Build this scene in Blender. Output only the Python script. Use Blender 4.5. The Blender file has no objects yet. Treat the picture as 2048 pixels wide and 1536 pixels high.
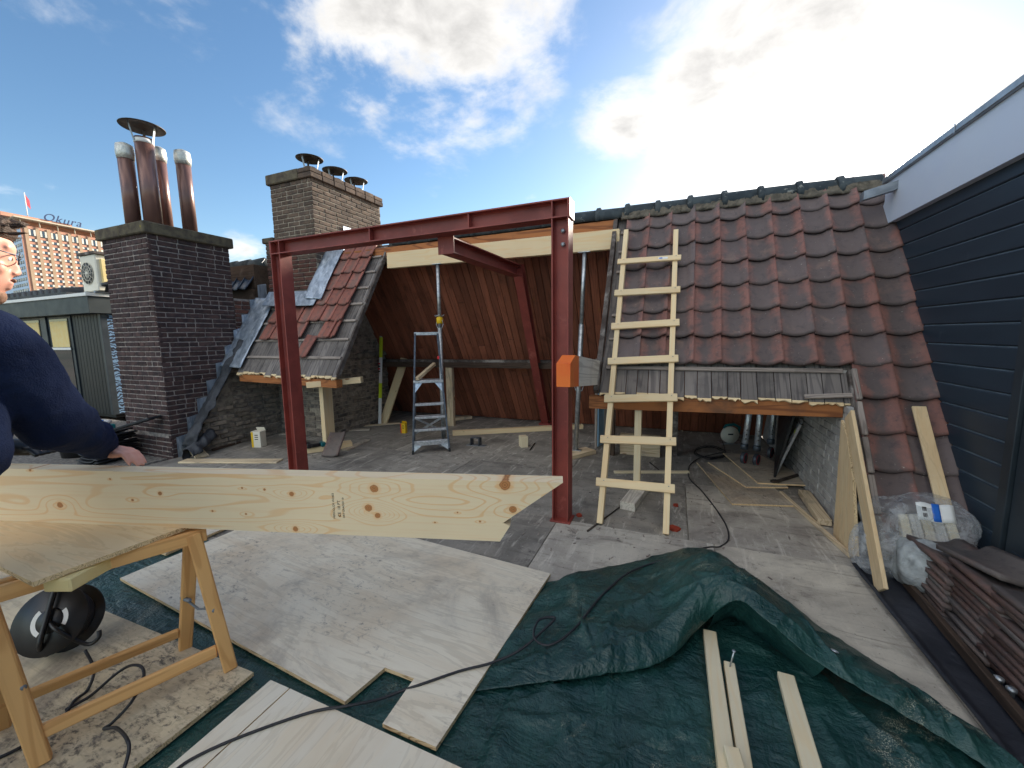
import bpy, bmesh, math, random
from math import sin, cos, tan, pi, radians, sqrt, atan2, exp, hypot
from mathutils import Vector as V, Matrix, noise as mnoise
random.seed(7)
scn = bpy.context.scene
COL = scn.collection
# ------------------------------------------------------------------ camera
FPX, PITCH, ROLL, YAW, CH = 800.0, 6.93, 0.89, 22.28, 1.52      # photo pixels (2048 wide)
_p, _r, _y = radians(PITCH), radians(ROLL), radians(YAW)
FWD = V((-sin(_y) * cos(_p), cos(_y) * cos(_p), -sin(_p)))
_rt = V((cos(_y), sin(_y), 0)); _up = _rt.cross(FWD)
RGT = _rt * cos(_r) - _up * sin(_r); UPV = _up * cos(_r) + _rt * sin(_r)
CAM = V((0, 0, CH))
cd = bpy.data.cameras.new('camera'); cam = bpy.data.objects.new('camera', cd); COL.objects.link(cam)
m = Matrix((RGT, UPV, -FWD)).transposed().to_4x4(); m.translation = CAM
cam.matrix_world = m
cd.sensor_width = 36; cd.lens = FPX / 2048 * 36; cd.clip_start = 0.02; cd.clip_end = 6000
scn.camera = cam
# ------------------------------------------------------------------ world, sun, exposure
SUN_AZ, SUN_EL = 13.0, 19.0          # azimuth from +Y toward +X
w = bpy.data.worlds.new('World'); scn.world = w; w.use_nodes = True
SKY_STRENGTH, SUN_STRENGTH, EXPOSURE = 0.15, 1.3, 3.2
SUND = V((sin(radians(SUN_AZ)) * cos(radians(SUN_EL)), cos(radians(SUN_AZ)) * cos(radians(SUN_EL)), sin(radians(SUN_EL))))
def ray(x, y): return FWD + RGT * ((x - 1024) / FPX) - UPV * ((y - 768) / FPX)
def build_world():
    nt = w.node_tree; N = nt.nodes; L = nt.links; N.clear()
    out = N.new('ShaderNodeOutputWorld'); bg = N.new('ShaderNodeBackground'); L.new(bg.outputs[0], out.inputs[0])
    bg.inputs[1].default_value = SKY_STRENGTH
    sky = N.new('ShaderNodeTexSky'); sky.sky_type = 'NISHITA'; sky.sun_disc = False
    sky.sun_elevation = radians(SUN_EL); sky.sun_rotation = radians(SUN_AZ); sky.altitude = 0
    sky.air_density = 1.0; sky.dust_density = 0.35; sky.ozone_density = 1.6
    tc = N.new('ShaderNodeTexCoord'); D = tc.outputs['Generated']
    def math_(op, a, b=None, c=None, clamp=False):
        n = N.new('ShaderNodeMath'); n.operation = op; n.use_clamp = clamp
        for i, v in enumerate((a, b, c)):
            if v is None: continue
            if isinstance(v, (int, float)): n.inputs[i].default_value = v
            else: L.new(v, n.inputs[i])
        return n.outputs[0]
    def vm(op, a, b=None):
        n = N.new('ShaderNodeVectorMath'); n.operation = op
        for i, v in enumerate((a, b)):
            if v is None: continue
            if isinstance(v, (tuple, V)): n.inputs[i].default_value = tuple(v)
            else: L.new(v, n.inputs[i])
        return n
    sep = N.new('ShaderNodeSeparateXYZ'); L.new(D, sep.inputs[0])
    zc = math_('ADD', math_('MAXIMUM', sep.outputs[2], 0.0), 0.22)
    comb = N.new('ShaderNodeCombineXYZ')
    L.new(math_('DIVIDE', sep.outputs[0], zc), comb.inputs[0]); L.new(math_('DIVIDE', sep.outputs[1], zc), comb.inputs[1])
    def noi(scale, detail, rough, dist=0.0, off=(0, 0, 0)):
        a = vm('ADD', comb.outputs[0], off)
        n = N.new('ShaderNodeTexNoise'); n.inputs['Scale'].default_value = scale; n.inputs['Detail'].default_value = detail
        n.inputs['Roughness'].default_value = rough; n.inputs['Distortion'].default_value = dist
        L.new(a.outputs[0], n.inputs['Vector']); return n.outputs[0]
    n1 = noi(2.6, 10, 0.6, 0.2, (3.3, 1.7, 0)); n2 = noi(0.8, 3, 0.5, 0, (9.1, 4.2, 0)); n3 = noi(7.0, 6, 0.6, 0.3, (1, 2, 0))
    # cloud banks: centre pixel directions, width and height of each bank
    field = None
    for (x, y, rad, amp) in [(900, 20, .26, .40), (780, -60, .32, .40), (1030, 50, .17, .34), (860, 150, .11, .32), (640, 20, .15, .26), (1480, 130, .24, .40), (1250, 235, .12, .34),
                             (1680, 40, .2, .36), (1420, 290, .20, .34), (1690, 230, .20, .32), (1600, 350, .16, .30), (1330, 385, .10, .25),
                             (130, 400, .085, .17), (490, 515, .06, .30), (400, 560, .06, .22), (1060, 395, .05, .22), (2040, 200, .12, .34),
                             (300, -600, .4, .34), (1300, -900, .35, .36), (-700, 400, .3, .3), (3600, 100, .35, .4)]:
        d = ray(x, y).normalized()
        dot = vm('DOT_PRODUCT', D, d).outputs[1]
        ang = math_('SUBTRACT', 1.0, dot)                     # ~ a^2/2
        g = math_('POWER', 2.718, math_('MULTIPLY', ang, -2.0 / (rad * rad)))
        g = math_('MULTIPLY', g, amp)
        field = g if field is None else math_('MAXIMUM', field, g)
    for (az, el, rad, amp) in [(150, 50, .5, .42), (200, 30, .45, .42), (250, 45, .4, .4), (110, 40, .4, .4), (255, 20, .25, .3), (170, 72, .45, .4)]:  # cloud banks out of view, added to brighten the shaded deck
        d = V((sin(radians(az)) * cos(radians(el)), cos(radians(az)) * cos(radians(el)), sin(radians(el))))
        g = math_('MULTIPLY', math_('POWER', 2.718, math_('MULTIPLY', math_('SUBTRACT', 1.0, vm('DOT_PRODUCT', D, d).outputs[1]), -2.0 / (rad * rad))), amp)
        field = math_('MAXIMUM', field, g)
    kk = math_('ADD', math_('MULTIPLY', field, 2.3, clamp=True), 0.22)
    dens = math_('ADD', math_('SUBTRACT', field, 0.02), math_('MULTIPLY', kk, math_('MULTIPLY', math_('SUBTRACT', n1, 0.5), 1.05)))
    dens = math_('ADD', dens, math_('MULTIPLY', kk, math_('MULTIPLY', math_('SUBTRACT', n3, 0.5), 0.3)))
    dens = math_('ADD', dens, math_('MULTIPLY', kk, math_('MULTIPLY', math_('SUBTRACT', n2, 0.5), 0.3)))
    mr = N.new('ShaderNodeMapRange'); mr.interpolation_type = 'SMOOTHSTEP'; L.new(dens, mr.inputs[0])
    mr.inputs[1].default_value = 0.15; mr.inputs[2].default_value = 0.40
    cover = mr.outputs[0]
    # cloud brightness: brighter toward the sun and boosted opposite it to light the deck, greyer where thick
    sd = vm('DOT_PRODUCT', D, tuple(SUND)).outputs[1]
    near = math_('POWER', math_('MAXIMUM', sd, 0.0), 30.0)
    near2 = math_('POWER', math_('MAXIMUM', sd, 0.0), 160.0)
    mr2 = N.new('ShaderNodeMapRange'); L.new(math_('ADD', dens, math_('MULTIPLY', math_('SUBTRACT', n3, .5), .5)), mr2.inputs[0])
    mr2.inputs[1].default_value = 0.22; mr2.inputs[2].default_value = 0.66; mr2.inputs[3].default_value = 1.1; mr2.inputs[4].default_value = 0.62
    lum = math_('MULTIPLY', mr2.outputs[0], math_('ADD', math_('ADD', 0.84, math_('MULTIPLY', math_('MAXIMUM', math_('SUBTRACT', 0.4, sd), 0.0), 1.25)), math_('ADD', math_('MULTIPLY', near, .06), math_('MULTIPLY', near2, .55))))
    cc = N.new('ShaderNodeCombineXYZ')
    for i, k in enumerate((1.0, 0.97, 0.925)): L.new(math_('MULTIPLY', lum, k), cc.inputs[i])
    # thin veil lit by the sun
    veil = math_('MULTIPLY', near2, 0.4)
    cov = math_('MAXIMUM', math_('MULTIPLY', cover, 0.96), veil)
    hs = N.new('ShaderNodeHueSaturation'); hs.inputs['Saturation'].default_value = 1.16; hs.inputs['Value'].default_value = 0.15
    L.new(sky.outputs[0], hs.inputs['Color'])
    mix = N.new('ShaderNodeMix'); mix.data_type = 'RGBA'
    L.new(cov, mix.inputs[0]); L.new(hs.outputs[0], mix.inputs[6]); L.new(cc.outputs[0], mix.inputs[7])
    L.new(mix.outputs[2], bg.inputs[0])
build_world()
sl = bpy.data.lights.new('sun', 'SUN'); sun = bpy.data.objects.new('sun', sl); COL.objects.link(sun)
sl.energy = SUN_STRENGTH; sl.angle = radians(10); sl.color = (1.0, 0.9, 0.76)
sun.rotation_euler = (-SUND).to_track_quat('-Z', 'Y').to_euler(); sun.location = (0, 0, 30)
scn.view_settings.view_transform = 'Standard'; scn.view_settings.look = 'None'
scn.view_settings.exposure = EXPOSURE; scn.view_settings.gamma = 1; scn.view_settings.use_curve_mapping = False
# ------------------------------------------------------------------ pixel -> place
def px(x, y, X=None, Y=None, Z=None, P=None, N=None):
    d = ray(x, y)
    if X is not None: t = X / d.x
    elif Y is not None: t = Y / d.y
    elif Z is not None: t = (Z - CH) / d.z
    else: t = (V(P) - CAM).dot(V(N)) / d.dot(V(N))
    return CAM + d * t
def G(x, y, z=0.0): return px(x, y, Z=z)
# ------------------------------------------------------------------ materials
def S(r, g, b):
    f = lambda c: (c / 255 / 12.92) if c / 255 <= .04045 else ((c / 255 + .055) / 1.055) ** 2.4
    k = min(1.35, .8 / max(f(r), f(g), f(b), .01)); return (f(r) * k, f(g) * k, f(b) * k, 1)
class NT:
    def __init__(s, name):
        s.m = bpy.data.materials.new(name); s.m.use_nodes = True; s.t = s.m.node_tree; s.t.nodes.clear()
        s.out = s.n('OutputMaterial'); s.b = s.n('BsdfPrincipled'); s.l(s.b.outputs[0], s.out.inputs[0])
        s.oi = s.n('ObjectInfo'); s.tc = s.n('TexCoord')
    def n(s, k, **kw):
        x = s.t.nodes.new('ShaderNode' + k)
        for a, b in kw.items(): setattr(x, a, b)
        return x
    def l(s, a, b): s.t.links.new(a, b)
    def set(s, sock, v):
        if isinstance(v, (int, float)): sock.default_value = v
        elif isinstance(v, (tuple, list)): sock.default_value = tuple(v)
        else: s.l(v, sock)
    def mth(s, op, a, b=None, c=None, clamp=False):
        x = s.n('Math', operation=op, use_clamp=clamp)
        for i, v in enumerate((a, b, c)):
            if v is not None: s.set(x.inputs[i], v)
        return x.outputs[0]
    def vec(s, scale=(1, 1, 1), rnd=0.0, coord='Object'):
        a = s.n('VectorMath', operation='MULTIPLY'); s.l(s.tc.outputs[coord], a.inputs[0]); a.inputs[1].default_value = scale
        if not rnd: return a.outputs[0]
        c = s.n('CombineXYZ')
        for i, k in enumerate((1.0, 1.7, 2.3)): s.l(s.mth('MULTIPLY', s.oi.outputs['Random'], rnd * k), c.inputs[i])
        b = s.n('VectorMath', operation='ADD'); s.l(a.outputs[0], b.inputs[0]); s.l(c.outputs[0], b.inputs[1]); return b.outputs[0]
    def noise(s, v, scale, detail=4, rough=.55, dist=0.):
        x = s.n('TexNoise'); s.l(v, x.inputs['Vector']); x.inputs['Scale'].default_value = scale; x.inputs['Detail'].default_value = detail
        x.inputs['Roughness'].default_value = rough; x.inputs['Distortion'].default_value = dist; return x.outputs[0]
    def ss(s, v, a, b, lo=0., hi=1.):
        x = s.n('MapRange', interpolation_type='SMOOTHSTEP'); s.l(v, x.inputs[0])
        for i, k in enumerate((a, b, lo, hi)): x.inputs[i + 1].default_value = k
        return x.outputs[0]
    def mix(s, f, a, b, mode='MIX'):
        x = s.n('Mix', data_type='RGBA', blend_type=mode); s.set(x.inputs[0], f); s.set(x.inputs[6], a); s.set(x.inputs[7], b); return x.outputs[2]
    def bump(s, h, strength=.3, dist=.01):
        x = s.n('Bump'); x.inputs['Strength'].default_value = strength; x.inputs['Distance'].default_value = dist; s.l(h, x.inputs['Height']); s.l(x.outputs[0], s.b.inputs['Normal'])
    def val(s, c, f):
        x = s.n('HueSaturation'); s.set(x.inputs['Color'], c); s.set(x.inputs['Value'], f); return x.outputs[0]
    def fin(s, c, rough=.6, metal=0., spec=.5):
        s.set(s.b.inputs['Base Color'], c); s.set(s.b.inputs['Roughness'], rough); s.set(s.b.inputs['Metallic'], metal)
        s.b.inputs['Specular IOR Level'].default_value = spec; return s.m
M = {}
def rough_mat(name, c1, c2, scale=6, rough=.8, metal=0, bscale=40, bstr=.25, rnd=.25, spec=.35, c3=None, s3=2.0, a3=(.5, .7), stretch=(1, 1, 1), bdist=.004):
    t = NT(name); v = t.vec(stretch, 13.0)
    c = t.mix(t.ss(t.noise(v, scale, 6, .6, .3), .35, .65), c1, c2)
    if c3: c = t.mix(t.ss(t.noise(v, s3, 7, .65, .2), *a3), c, c3)
    if rnd: c = t.val(c, t.mth('ADD', t.mth('MULTIPLY', t.oi.outputs['Random'], rnd), 1 - rnd / 2))
    if bstr: t.bump(t.noise(v, bscale, 5, .6), bstr, bdist)
    rr = t.mth('ADD', t.mth('MULTIPLY', t.noise(v, scale * 1.7, 3), .25), rough - .12)
    M[name] = t.fin(c, rr, metal, spec); return M[name]
def wood(name, c1, c2, gs=1.0, rough=.62, rnd=.16, stain=None, sa=(.55, .75), ss_=3.0, knots=None, kax=2, knotty=True, lines=9.0, ln=.8, bump=.12, thin=.35):
    """plain-sawn wood; the length of the piece is its local X"""
    t = NT(name); v = t.vec((1, 1, 1), 17.0); s = t.vec((.55 * gs, 7 * gs, 7 * gs), 17.0)
    if knots:
        obj = t.vec((1, 1, 1)); sp = t.n('SeparateXYZ'); t.l(obj, sp.inputs[0]); km = None; push = None
        for (kx, kz, kr) in knots:
            dx = t.mth('SUBTRACT', sp.outputs[0], kx); dz = t.mth('SUBTRACT', sp.outputs[kax], kz)
            d = t.mth('SQRT', t.mth('ADD', t.mth('POWER', t.mth('ABSOLUTE', t.mth('MULTIPLY', dx, .9)), 2.), t.mth('POWER', t.mth('ABSOLUTE', dz), 2.)))
            k = t.mth('DIVIDE', d, kr)
            km = k if km is None else t.mth('MINIMUM', km, k)
            p = t.mth('POWER', 2.718, t.mth('MULTIPLY', t.mth('POWER', t.mth('DIVIDE', t.mth('SQRT', t.mth('ADD', t.mth('POWER', t.mth('ABSOLUTE', t.mth('MULTIPLY', dx, .33)), 2.), t.mth('POWER', t.mth('ABSOLUTE', dz), 2.))), kr * 2.6), 2.), -1.))
            p = t.mth('MULTIPLY', p, .36 if kr > .009 else .08)
            push = p if push is None else t.mth('ADD', push, p)
    nz = t.noise(s, 1.0, 2, .5, .4)
    if knots: nz = t.mth('ADD', nz, push)
    ring = t.mth('SINE', t.mth('MULTIPLY', nz, lines * 6.283))
    ringm = t.ss(ring, thin, 1.0)
    fine = t.noise(t.vec((2.2, 90, 90), 17.0), 1.0, 3, .6)
    c = t.mix(t.mth('MULTIPLY', ringm, ln), c1, c2)
    c = t.mix(t.ss(fine, .45, .75, 0, .35), c, c2)
    c = t.mix(t.ss(t.noise(v, 2.3, 3), .35, .7, 0, .35), c, [k * .86 for k in c1[:3]] + [1])
    if knotty and not knots:
        vo = t.n('TexVoronoi'); t.l(t.vec((2.3, 5.5, 5.5), 17.0), vo.inputs['Vector']); vo.inputs['Scale'].default_value = 1.0
        c = t.mix(t.ss(vo.outputs['Distance'], .05, .09, .85, 0), c, S(120, 80, 48))
    if knots:
        wob = t.mth('ADD', km, t.mth('MULTIPLY', t.mth('SUBTRACT', t.noise(v, 60, 3), .5), .5))
        c = t.mix(t.ss(wob, 1.15, 2.1, .45, 0), c, S(206, 160, 108))
        c = t.mix(t.ss(wob, .85, 1.1, .95, 0), c, S(158, 106, 62))
        rg = t.ss(t.mth('SINE', t.mth('MULTIPLY', wob, 16.)), .2, 1., 0, .6)
        c = t.mix(t.mth('MULTIPLY', rg, t.ss(wob, .8, 1.05, 1, 0)), c, S(92, 58, 34))
    if stain: c = t.mix(t.ss(t.noise(v, ss_, 8, .68, .5), sa[0], sa[1], 0, .9), c, stain)
    if rnd: c = t.val(c, t.mth('ADD', t.mth('MULTIPLY', t.oi.outputs['Random'], rnd), 1 - rnd / 2))
    t.bump(t.mth('ADD', fine, t.mth('MULTIPLY', ringm, .4)), bump, .002)
    M[name] = t.fin(c, rough, 0, .3); return M[name]
def plywood(name, c1, c2, stain, sa=(.5, .72), st2=None, sa2=(.5, .65), gs=1.0, wet=None):
    t = NT(name); v = t.vec((1, 1, 1), 31.0)
    s = t.vec((.8 * gs, 5.2 * gs, 5.2 * gs), 31.0)
    nz = t.noise(s, 1.0, 5, .6, .5)
    ring = t.ss(t.mth('SINE', t.mth('MULTIPLY', nz, 62.)), .35, 1.)
    ring2 = t.ss(t.mth('SINE', t.mth('MULTIPLY', nz, 23.)), -.6, 1.)
    c = t.mix(t.mth('MULTIPLY', ring2, .35), c1, c2)
    c = t.mix(t.mth('MULTIPLY', ring, .26), c, [k * .6 for k in c2[:3]] + [1])
    c = t.mix(t.ss(t.noise(t.vec((3, 60, 60), 31.), 1., 3, .6), .45, .8, 0, .35), c, c2)
    c = t.mix(t.ss(t.noise(v, 1.1, 5, .6, .6), .42, .75, 0, .5), c, S(170, 140, 104))
    c = t.mix(t.ss(t.noise(v, 1.6, 10, .72, .7), sa[0], sa[1], 0, .85), c, stain)
    big = t.ss(t.noise(v, 1.3, 3, .5), .4, .62)
    if st2: c = t.mix(t.mth('MULTIPLY', big, t.ss(t.noise(t.vec((24, 40, 24), 31.), 1.0, 9, .74, .3), sa2[0], sa2[1], 0, .9)), c, st2)
    c = t.mix(t.mth('MULTIPLY', t.ss(t.noise(v, 9, 9, .75, 1.5), .56, .66, 0, .55), big), c, stain)
    t.bump(t.mth('ADD', t.noise(t.vec((3, 60, 60), 31.), 1., 3), t.noise(v, 22, 6)), .14, .003)
    M[name] = t.fin(c, .68, 0, .3); return M[name]
def tile_mat(name, red, soot, moss, bias=0.0, w_=.24):
    t = NT(name); v = t.vec((1, 1, 1), 23.0); sp = t.n('SeparateXYZ'); t.l(t.vec(), sp.inputs[0])
    u = t.mth('ABSOLUTE', t.mth('DIVIDE', sp.outputs[0], w_ / 2))                      # 0 at the trough, 1 at the rolls
    n = t.noise(v, 7, 6, .62, .4); nb = t.noise(t.vec((14, 3, 3), 23.), 1., 4)
    f = t.mth('ADD', t.mth('SUBTRACT', 1.12 + bias, u), t.mth('MULTIPLY', t.mth('SUBTRACT', n, .5), 2.0))
    f = t.mth('ADD', f, t.mth('MULTIPLY', t.mth('SUBTRACT', nb, .5), .8))
    f = t.mth('ADD', f, t.mth('MULTIPLY', t.mth('SUBTRACT', t.oi.outputs['Random'], .5), .9))
    c = t.mix(t.ss(f, .05, .85), red, soot)
    c = t.mix(t.ss(t.noise(v, 16, 8, .72, .6), .5, .68, 0, .55), c, S(66, 60, 62))
    c = t.mix(t.ss(t.noise(v, 5, 5, .6, .6), .56, .72, 0, .5), c, S(128, 104, 92))
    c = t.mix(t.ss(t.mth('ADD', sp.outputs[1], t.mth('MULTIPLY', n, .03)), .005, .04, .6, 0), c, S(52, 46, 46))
    c = t.mix(t.ss(t.noise(v, 26, 6, .7), .5, .78, 0, .5), c, S(96, 84, 80))
    c = t.mix(t.ss(t.noise(v, 60, 3, .6), .68, .76, 0, .7), c, moss)
    c = t.val(c, t.mth('ADD', t.mth('MULTIPLY', t.oi.outputs['Random'], .4), .8))
    t.bump(t.noise(v, 70, 6, .65), .35, .004)
    M[name] = t.fin(c, t.ss(n, .3, .7, .62, .86), 0, .35); return M[name]
def tarp_mat():
    t = NT('tarp'); v = t.vec(); n = t.noise(v, 3, 6, .6, .5)
    c = t.mix(t.ss(n, .35, .7), S(17, 48, 46), S(27, 63, 59))
    c = t.mix(t.ss(t.noise(v, 7, 9, .75, 1.2), .55, .72, 0, .35), c, S(70, 92, 92))
    dust = t.mth('MULTIPLY', t.ss(t.noise(v, 240, 2, .6), .5, .62), t.ss(t.noise(v, 1.9, 7, .72, 1.0), .57, .68))
    c = t.mix(t.mth('MULTIPLY', dust, .6), c, S(190, 184, 160))
    cr = t.n('TexVoronoi', feature='DISTANCE_TO_EDGE'); t.l(t.n('VectorMath').outputs[0], cr.inputs['Vector'])
    ad = t.n('VectorMath', operation='ADD'); t.l(v, ad.inputs[0])
    ns = t.n('TexNoise'); t.l(v, ns.inputs['Vector']); ns.inputs['Scale'].default_value = 2.5; ns.inputs['Detail'].default_value = 4
    sc = t.n('VectorMath', operation='SCALE'); t.l(ns.outputs['Color'], sc.inputs[0]); sc.inputs['Scale'].default_value = .5; t.l(sc.outputs[0], ad.inputs[1])
    t.l(ad.outputs[0], cr.inputs['Vector']); cr.inputs['Scale'].default_value = 6.5
    crease = t.ss(cr.outputs['Distance'], 0, .09)
    weave = t.n('TexWave'); t.l(v, weave.inputs['Vector']); weave.inputs['Scale'].default_value = 160
    rdg = lambda q: t.mth('ABSOLUTE', t.mth('SUBTRACT', q, .5))
    h = t.mth('ADD', t.mth('MULTIPLY', rdg(t.noise(t.vec((3., 9., 4)), 1., 4, .55, .4)), 2.2), t.mth('MULTIPLY', rdg(t.noise(t.vec((11., 4., 4)), 1., 4, .55, .4)), 1.6))
    h = t.mth('ADD', h, t.mth('MULTIPLY', rdg(t.noise(v, 9, 6, .62, .3)), 1.2))
    h = t.mth('ADD', h, t.mth('MULTIPLY', crease, .06))
    h = t.mth('ADD', h, t.mth('MULTIPLY', t.noise(v, 45, 4, .6), .5))
    t.bump(h, .8, .016)
    M['tarp'] = t.fin(c, t.ss(n, .3, .7, .28, .44), 0, .55)
def plastic_mat(name, tint, alpha, rough=.25):
    t = NT(name); v = t.vec()
    tr = t.n('BsdfTransparent'); tr.inputs[0].default_value = (.93, .95, .96, 1)
    mx = t.n('MixShader'); n = t.noise(v, 7, 8, .7, 1.2)
    t.l(t.ss(n, .3, .75, alpha - .2, alpha + .25), mx.inputs[0]); t.l(tr.outputs[0], mx.inputs[1]); t.l(t.b.outputs[0], mx.inputs[2]); t.l(mx.outputs[0], t.out.inputs[0])
    t.bump(t.noise(v, 16, 7, .7, 1.5), .8, .02)
    M[name] = t.fin(tint, rough, 0, .6)
def glass_mat(name, c, rough=.05):
    t = NT(name); M[name] = t.fin(c, rough, 0, .8)
def build_mats():
    rough_mat('steel', S(128, 60, 52), S(110, 51, 45), 4, .5, 0, 90, .12, .04, .4, c3=S(150, 82, 72), s3=6., a3=(.58, .74), bdist=.001)
    rough_mat('brick_dark', S(74, 58, 56), S(52, 44, 46), 9, .9, 0, 60, .5, .5, .2, c3=S(104, 92, 88), s3=14, a3=(.58, .8), bdist=.006)
    rough_mat('brick_brown', S(94, 80, 70), S(72, 63, 58), 9, .9, 0, 60, .5, .45, .2, c3=S(60, 52, 50), s3=10, a3=(.56, .8), bdist=.006)
    rough_mat('brick_red', S(92, 62, 54), S(66, 50, 48), 9, .9, 0, 60, .5, .5, .2, c3=S(54, 48, 48), s3=10, a3=(.56, .8), bdist=.006)
    rough_mat('brick_old', S(132, 122, 110), S(98, 92, 86), 9, .92, 0, 50, .6, .45, .2, c3=S(70, 68, 66), s3=9, a3=(.5, .75), bdist=.008)
    rough_mat('brick_grey', S(164, 162, 158), S(142, 140, 138), 7, .85, 0, 60, .3, .14, .25, c3=S(88, 86, 86), s3=5, a3=(.55, .8), bdist=.004)
    rough_mat('mortar', S(140, 132, 126), S(108, 102, 100), 20, .95, 0, 90, .5, .0, .1)
    rough_mat('mortar_light', S(150, 142, 128), S(120, 112, 102), 20, .95, 0, 90, .5, .0, .1)
    rough_mat('coping', S(70, 64, 58), S(92, 86, 72), 10, .95, 0, 50, .6, .2, .1, c3=S(150, 132, 52), s3=6, a3=(.66, .74))
    rough_mat('concrete', S(128, 122, 110), S(92, 88, 82), 8, .95, 0, 40, .7, .1, .1, c3=S(60, 58, 54), s3=6)
    tile_mat('tile', S(128, 90, 81), S(90, 80, 78), S(176, 172, 160), .15)
    tile_mat('tile_red', S(136, 86, 74), S(108, 82, 74), S(150, 140, 124), -.45, .2)
    tile_mat('tile_stack', S(106, 82, 74), S(100, 92, 87), S(140, 136, 128), .3, .24)
    rough_mat('tile_black', S(40, 42, 46), S(26, 28, 32), 6, .55, 0, 40, .2, .3, .4)
    rough_mat('tile_glazed', S(44, 60, 78), S(30, 42, 58), 6, .3, 0, 40, .1, .3, .5)
    rough_mat('ridge', S(70, 76, 78), S(52, 58, 62), 8, .85, 0, 50, .4, .25, .2, c3=S(140, 140, 134), s3=16, a3=(.6, .72))
    rough_mat('ridge_mortar', S(104, 97, 86), S(80, 75, 68), 14, .95, 0, 40, .8, .1, .1, c3=S(52, 52, 46), s3=8, bdist=.02)
    wood('pine', S(224, 202, 162), S(202, 170, 124), 1.0, ln=.5)
    wood('pine_white', S(226, 212, 180), S(204, 182, 142), 1.0, ln=.5, stain=S(150, 140, 124), sa=(.62, .85))
    wood('pine_old', S(196, 178, 148), S(160, 138, 108), 1.0, stain=S(120, 112, 104), sa=(.5, .75))
    wood('trestle', S(206, 160, 104), S(176, 126, 76), 1.2, knotty=False, ln=.6)
    wood('plank_red', S(126, 76, 57), S(86, 52, 41), 1.0, rough=.5, rnd=.6, stain=S(60, 34, 24), sa=(.5, .8), ln=.55)
    wood('plank_orange', S(150, 96, 56), S(104, 62, 38), 1.0, rough=.7, rnd=.2, stain=S(80, 60, 48), sa=(.5, .8))
    wood('sarking', S(112, 106, 102), S(78, 74, 74), 1.0, rough=.9, rnd=.4, stain=S(62, 58, 58), sa=(.45, .75), knotty=False)
    wood('batten', S(140, 130, 122), S(100, 92, 88), 1.2, rough=.9, rnd=.3, stain=S(80, 74, 72), sa=(.5, .8), knotty=False)
    wood('dark_wood', S(72, 58, 48), S(48, 38, 32), 1.0, rough=.8, rnd=.3, stain=S(110, 104, 98), sa=(.55, .8), knotty=False)
    rough_mat('dusty_wood', S(88, 82, 78), S(62, 54, 50), 9, .9, 0, 60, .3, .2, .2, c3=S(140, 134, 128), s3=4)
    plywood('ply', S(208, 199, 180), S(184, 168, 144), S(138, 130, 120), (.46, .74), st2=S(112, 104, 98), sa2=(.54, .68))
    plywood('ply_dirty', S(192, 178, 150), S(166, 148, 120), S(116, 108, 98), (.42, .7), st2=S(66, 62, 60), sa2=(.48, .64))
    plywood('ply_pale', S(222, 215, 198), S(204, 190, 164), S(190, 180, 160), (.6, .85))
    plywood('ply_grey', S(176, 166, 150), S(142, 132, 118), S(106, 102, 98), (.45, .7), st2=S(70, 66, 64), sa2=(.52, .66))
    plywood('ply_fresh', S(224, 200, 160), S(200, 164, 116), S(190, 178, 160), (.6, .85), gs=1.2)
    wood('ply_edge', S(200, 176, 136), S(130, 100, 70), 3.0, knotty=False, lines=14)
    # deck: weathered grey sheet
    for nm, a, b, c_ in (('deck_grey', S(136, 131, 122), S(112, 108, 101), S(84, 80, 75)), ('deck_mid', S(168, 162, 150), S(140, 134, 125), S(94, 88, 83)), ('deck_pale', S(178, 171, 156), S(152, 145, 133), S(98, 92, 86))):
        t = NT(nm); v = t.vec((1, 1, 1), 41.); c = t.mix(t.ss(t.noise(v, 2.2, 6, .62, .6), .35, .68), a, b)
        c = t.mix(t.ss(t.noise(t.vec((3, 16, 3), 41.), 1., 7, .7, .8), .5, .74, 0, .75), c, c_)
        c = t.mix(t.ss(t.noise(v, 1.3, 9, .7, .5), .46, .70, 0, .8), c, c_)
        c = t.mix(t.ss(t.noise(t.vec((16, 2.5, 3), 41.), 1., 6, .7, .6), .52, .74, 0, .6), c, S(200, 194, 182))
        c = t.mix(t.ss(t.noise(v, 34, 4, .7), .62, .76, 0, .65), c, S(186, 182, 174))
        c = t.mix(t.ss(t.noise(v, 5.5, 9, .78, .6), .56, .68, 0, .7), c, S(58, 52, 50))
        c = t.mix(t.ss(t.noise(v, 70, 3, .6), .64, .72, 0, .6), c, S(48, 44, 42))
        c = t.val(c, t.mth('ADD', t.mth('MULTIPLY', t.oi.outputs['Random'], .12), .94))
        t.bump(t.mth('ADD', t.noise(v, 45, 6, .7), t.noise(v, 6, 4)), .3, .004); M[nm] = t.fin(c, .82, 0, .3)
    tarp_mat(); plastic_mat('plastic', (.78, .80, .82, 1), .30, .12); plastic_mat('plastic_thick', (.66, .70, .70, 1), .55, .3)
    rough_mat('black_plastic', S(24, 24, 27), S(18, 18, 20), 10, .38, 0, 60, .08, .1, .5, bdist=.001)
    rough_mat('cable', S(34, 34, 38), S(26, 26, 30), 10, .5, 0, 60, .05, 0, .5, bdist=.001)
    rough_mat('membrane', S(46, 48, 54), S(30, 32, 38), 3, .55, 0, 14, .6, 0, .4, c3=S(86, 88, 92), s3=6, a3=(.58, .8), bdist=.01)
    rough_mat('felt', S(44, 46, 50), S(66, 68, 72), 6, .7, 0, 20, .8, .1, .3, bdist=.02)
    rough_mat('lead', S(150, 160, 172), S(112, 122, 134), 5, .42, .55, 20, .4, .15, .5, c3=S(186, 194, 202), s3=4, a3=(.5, .75), stretch=(3, 3, .8), bdist=.006)
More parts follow.
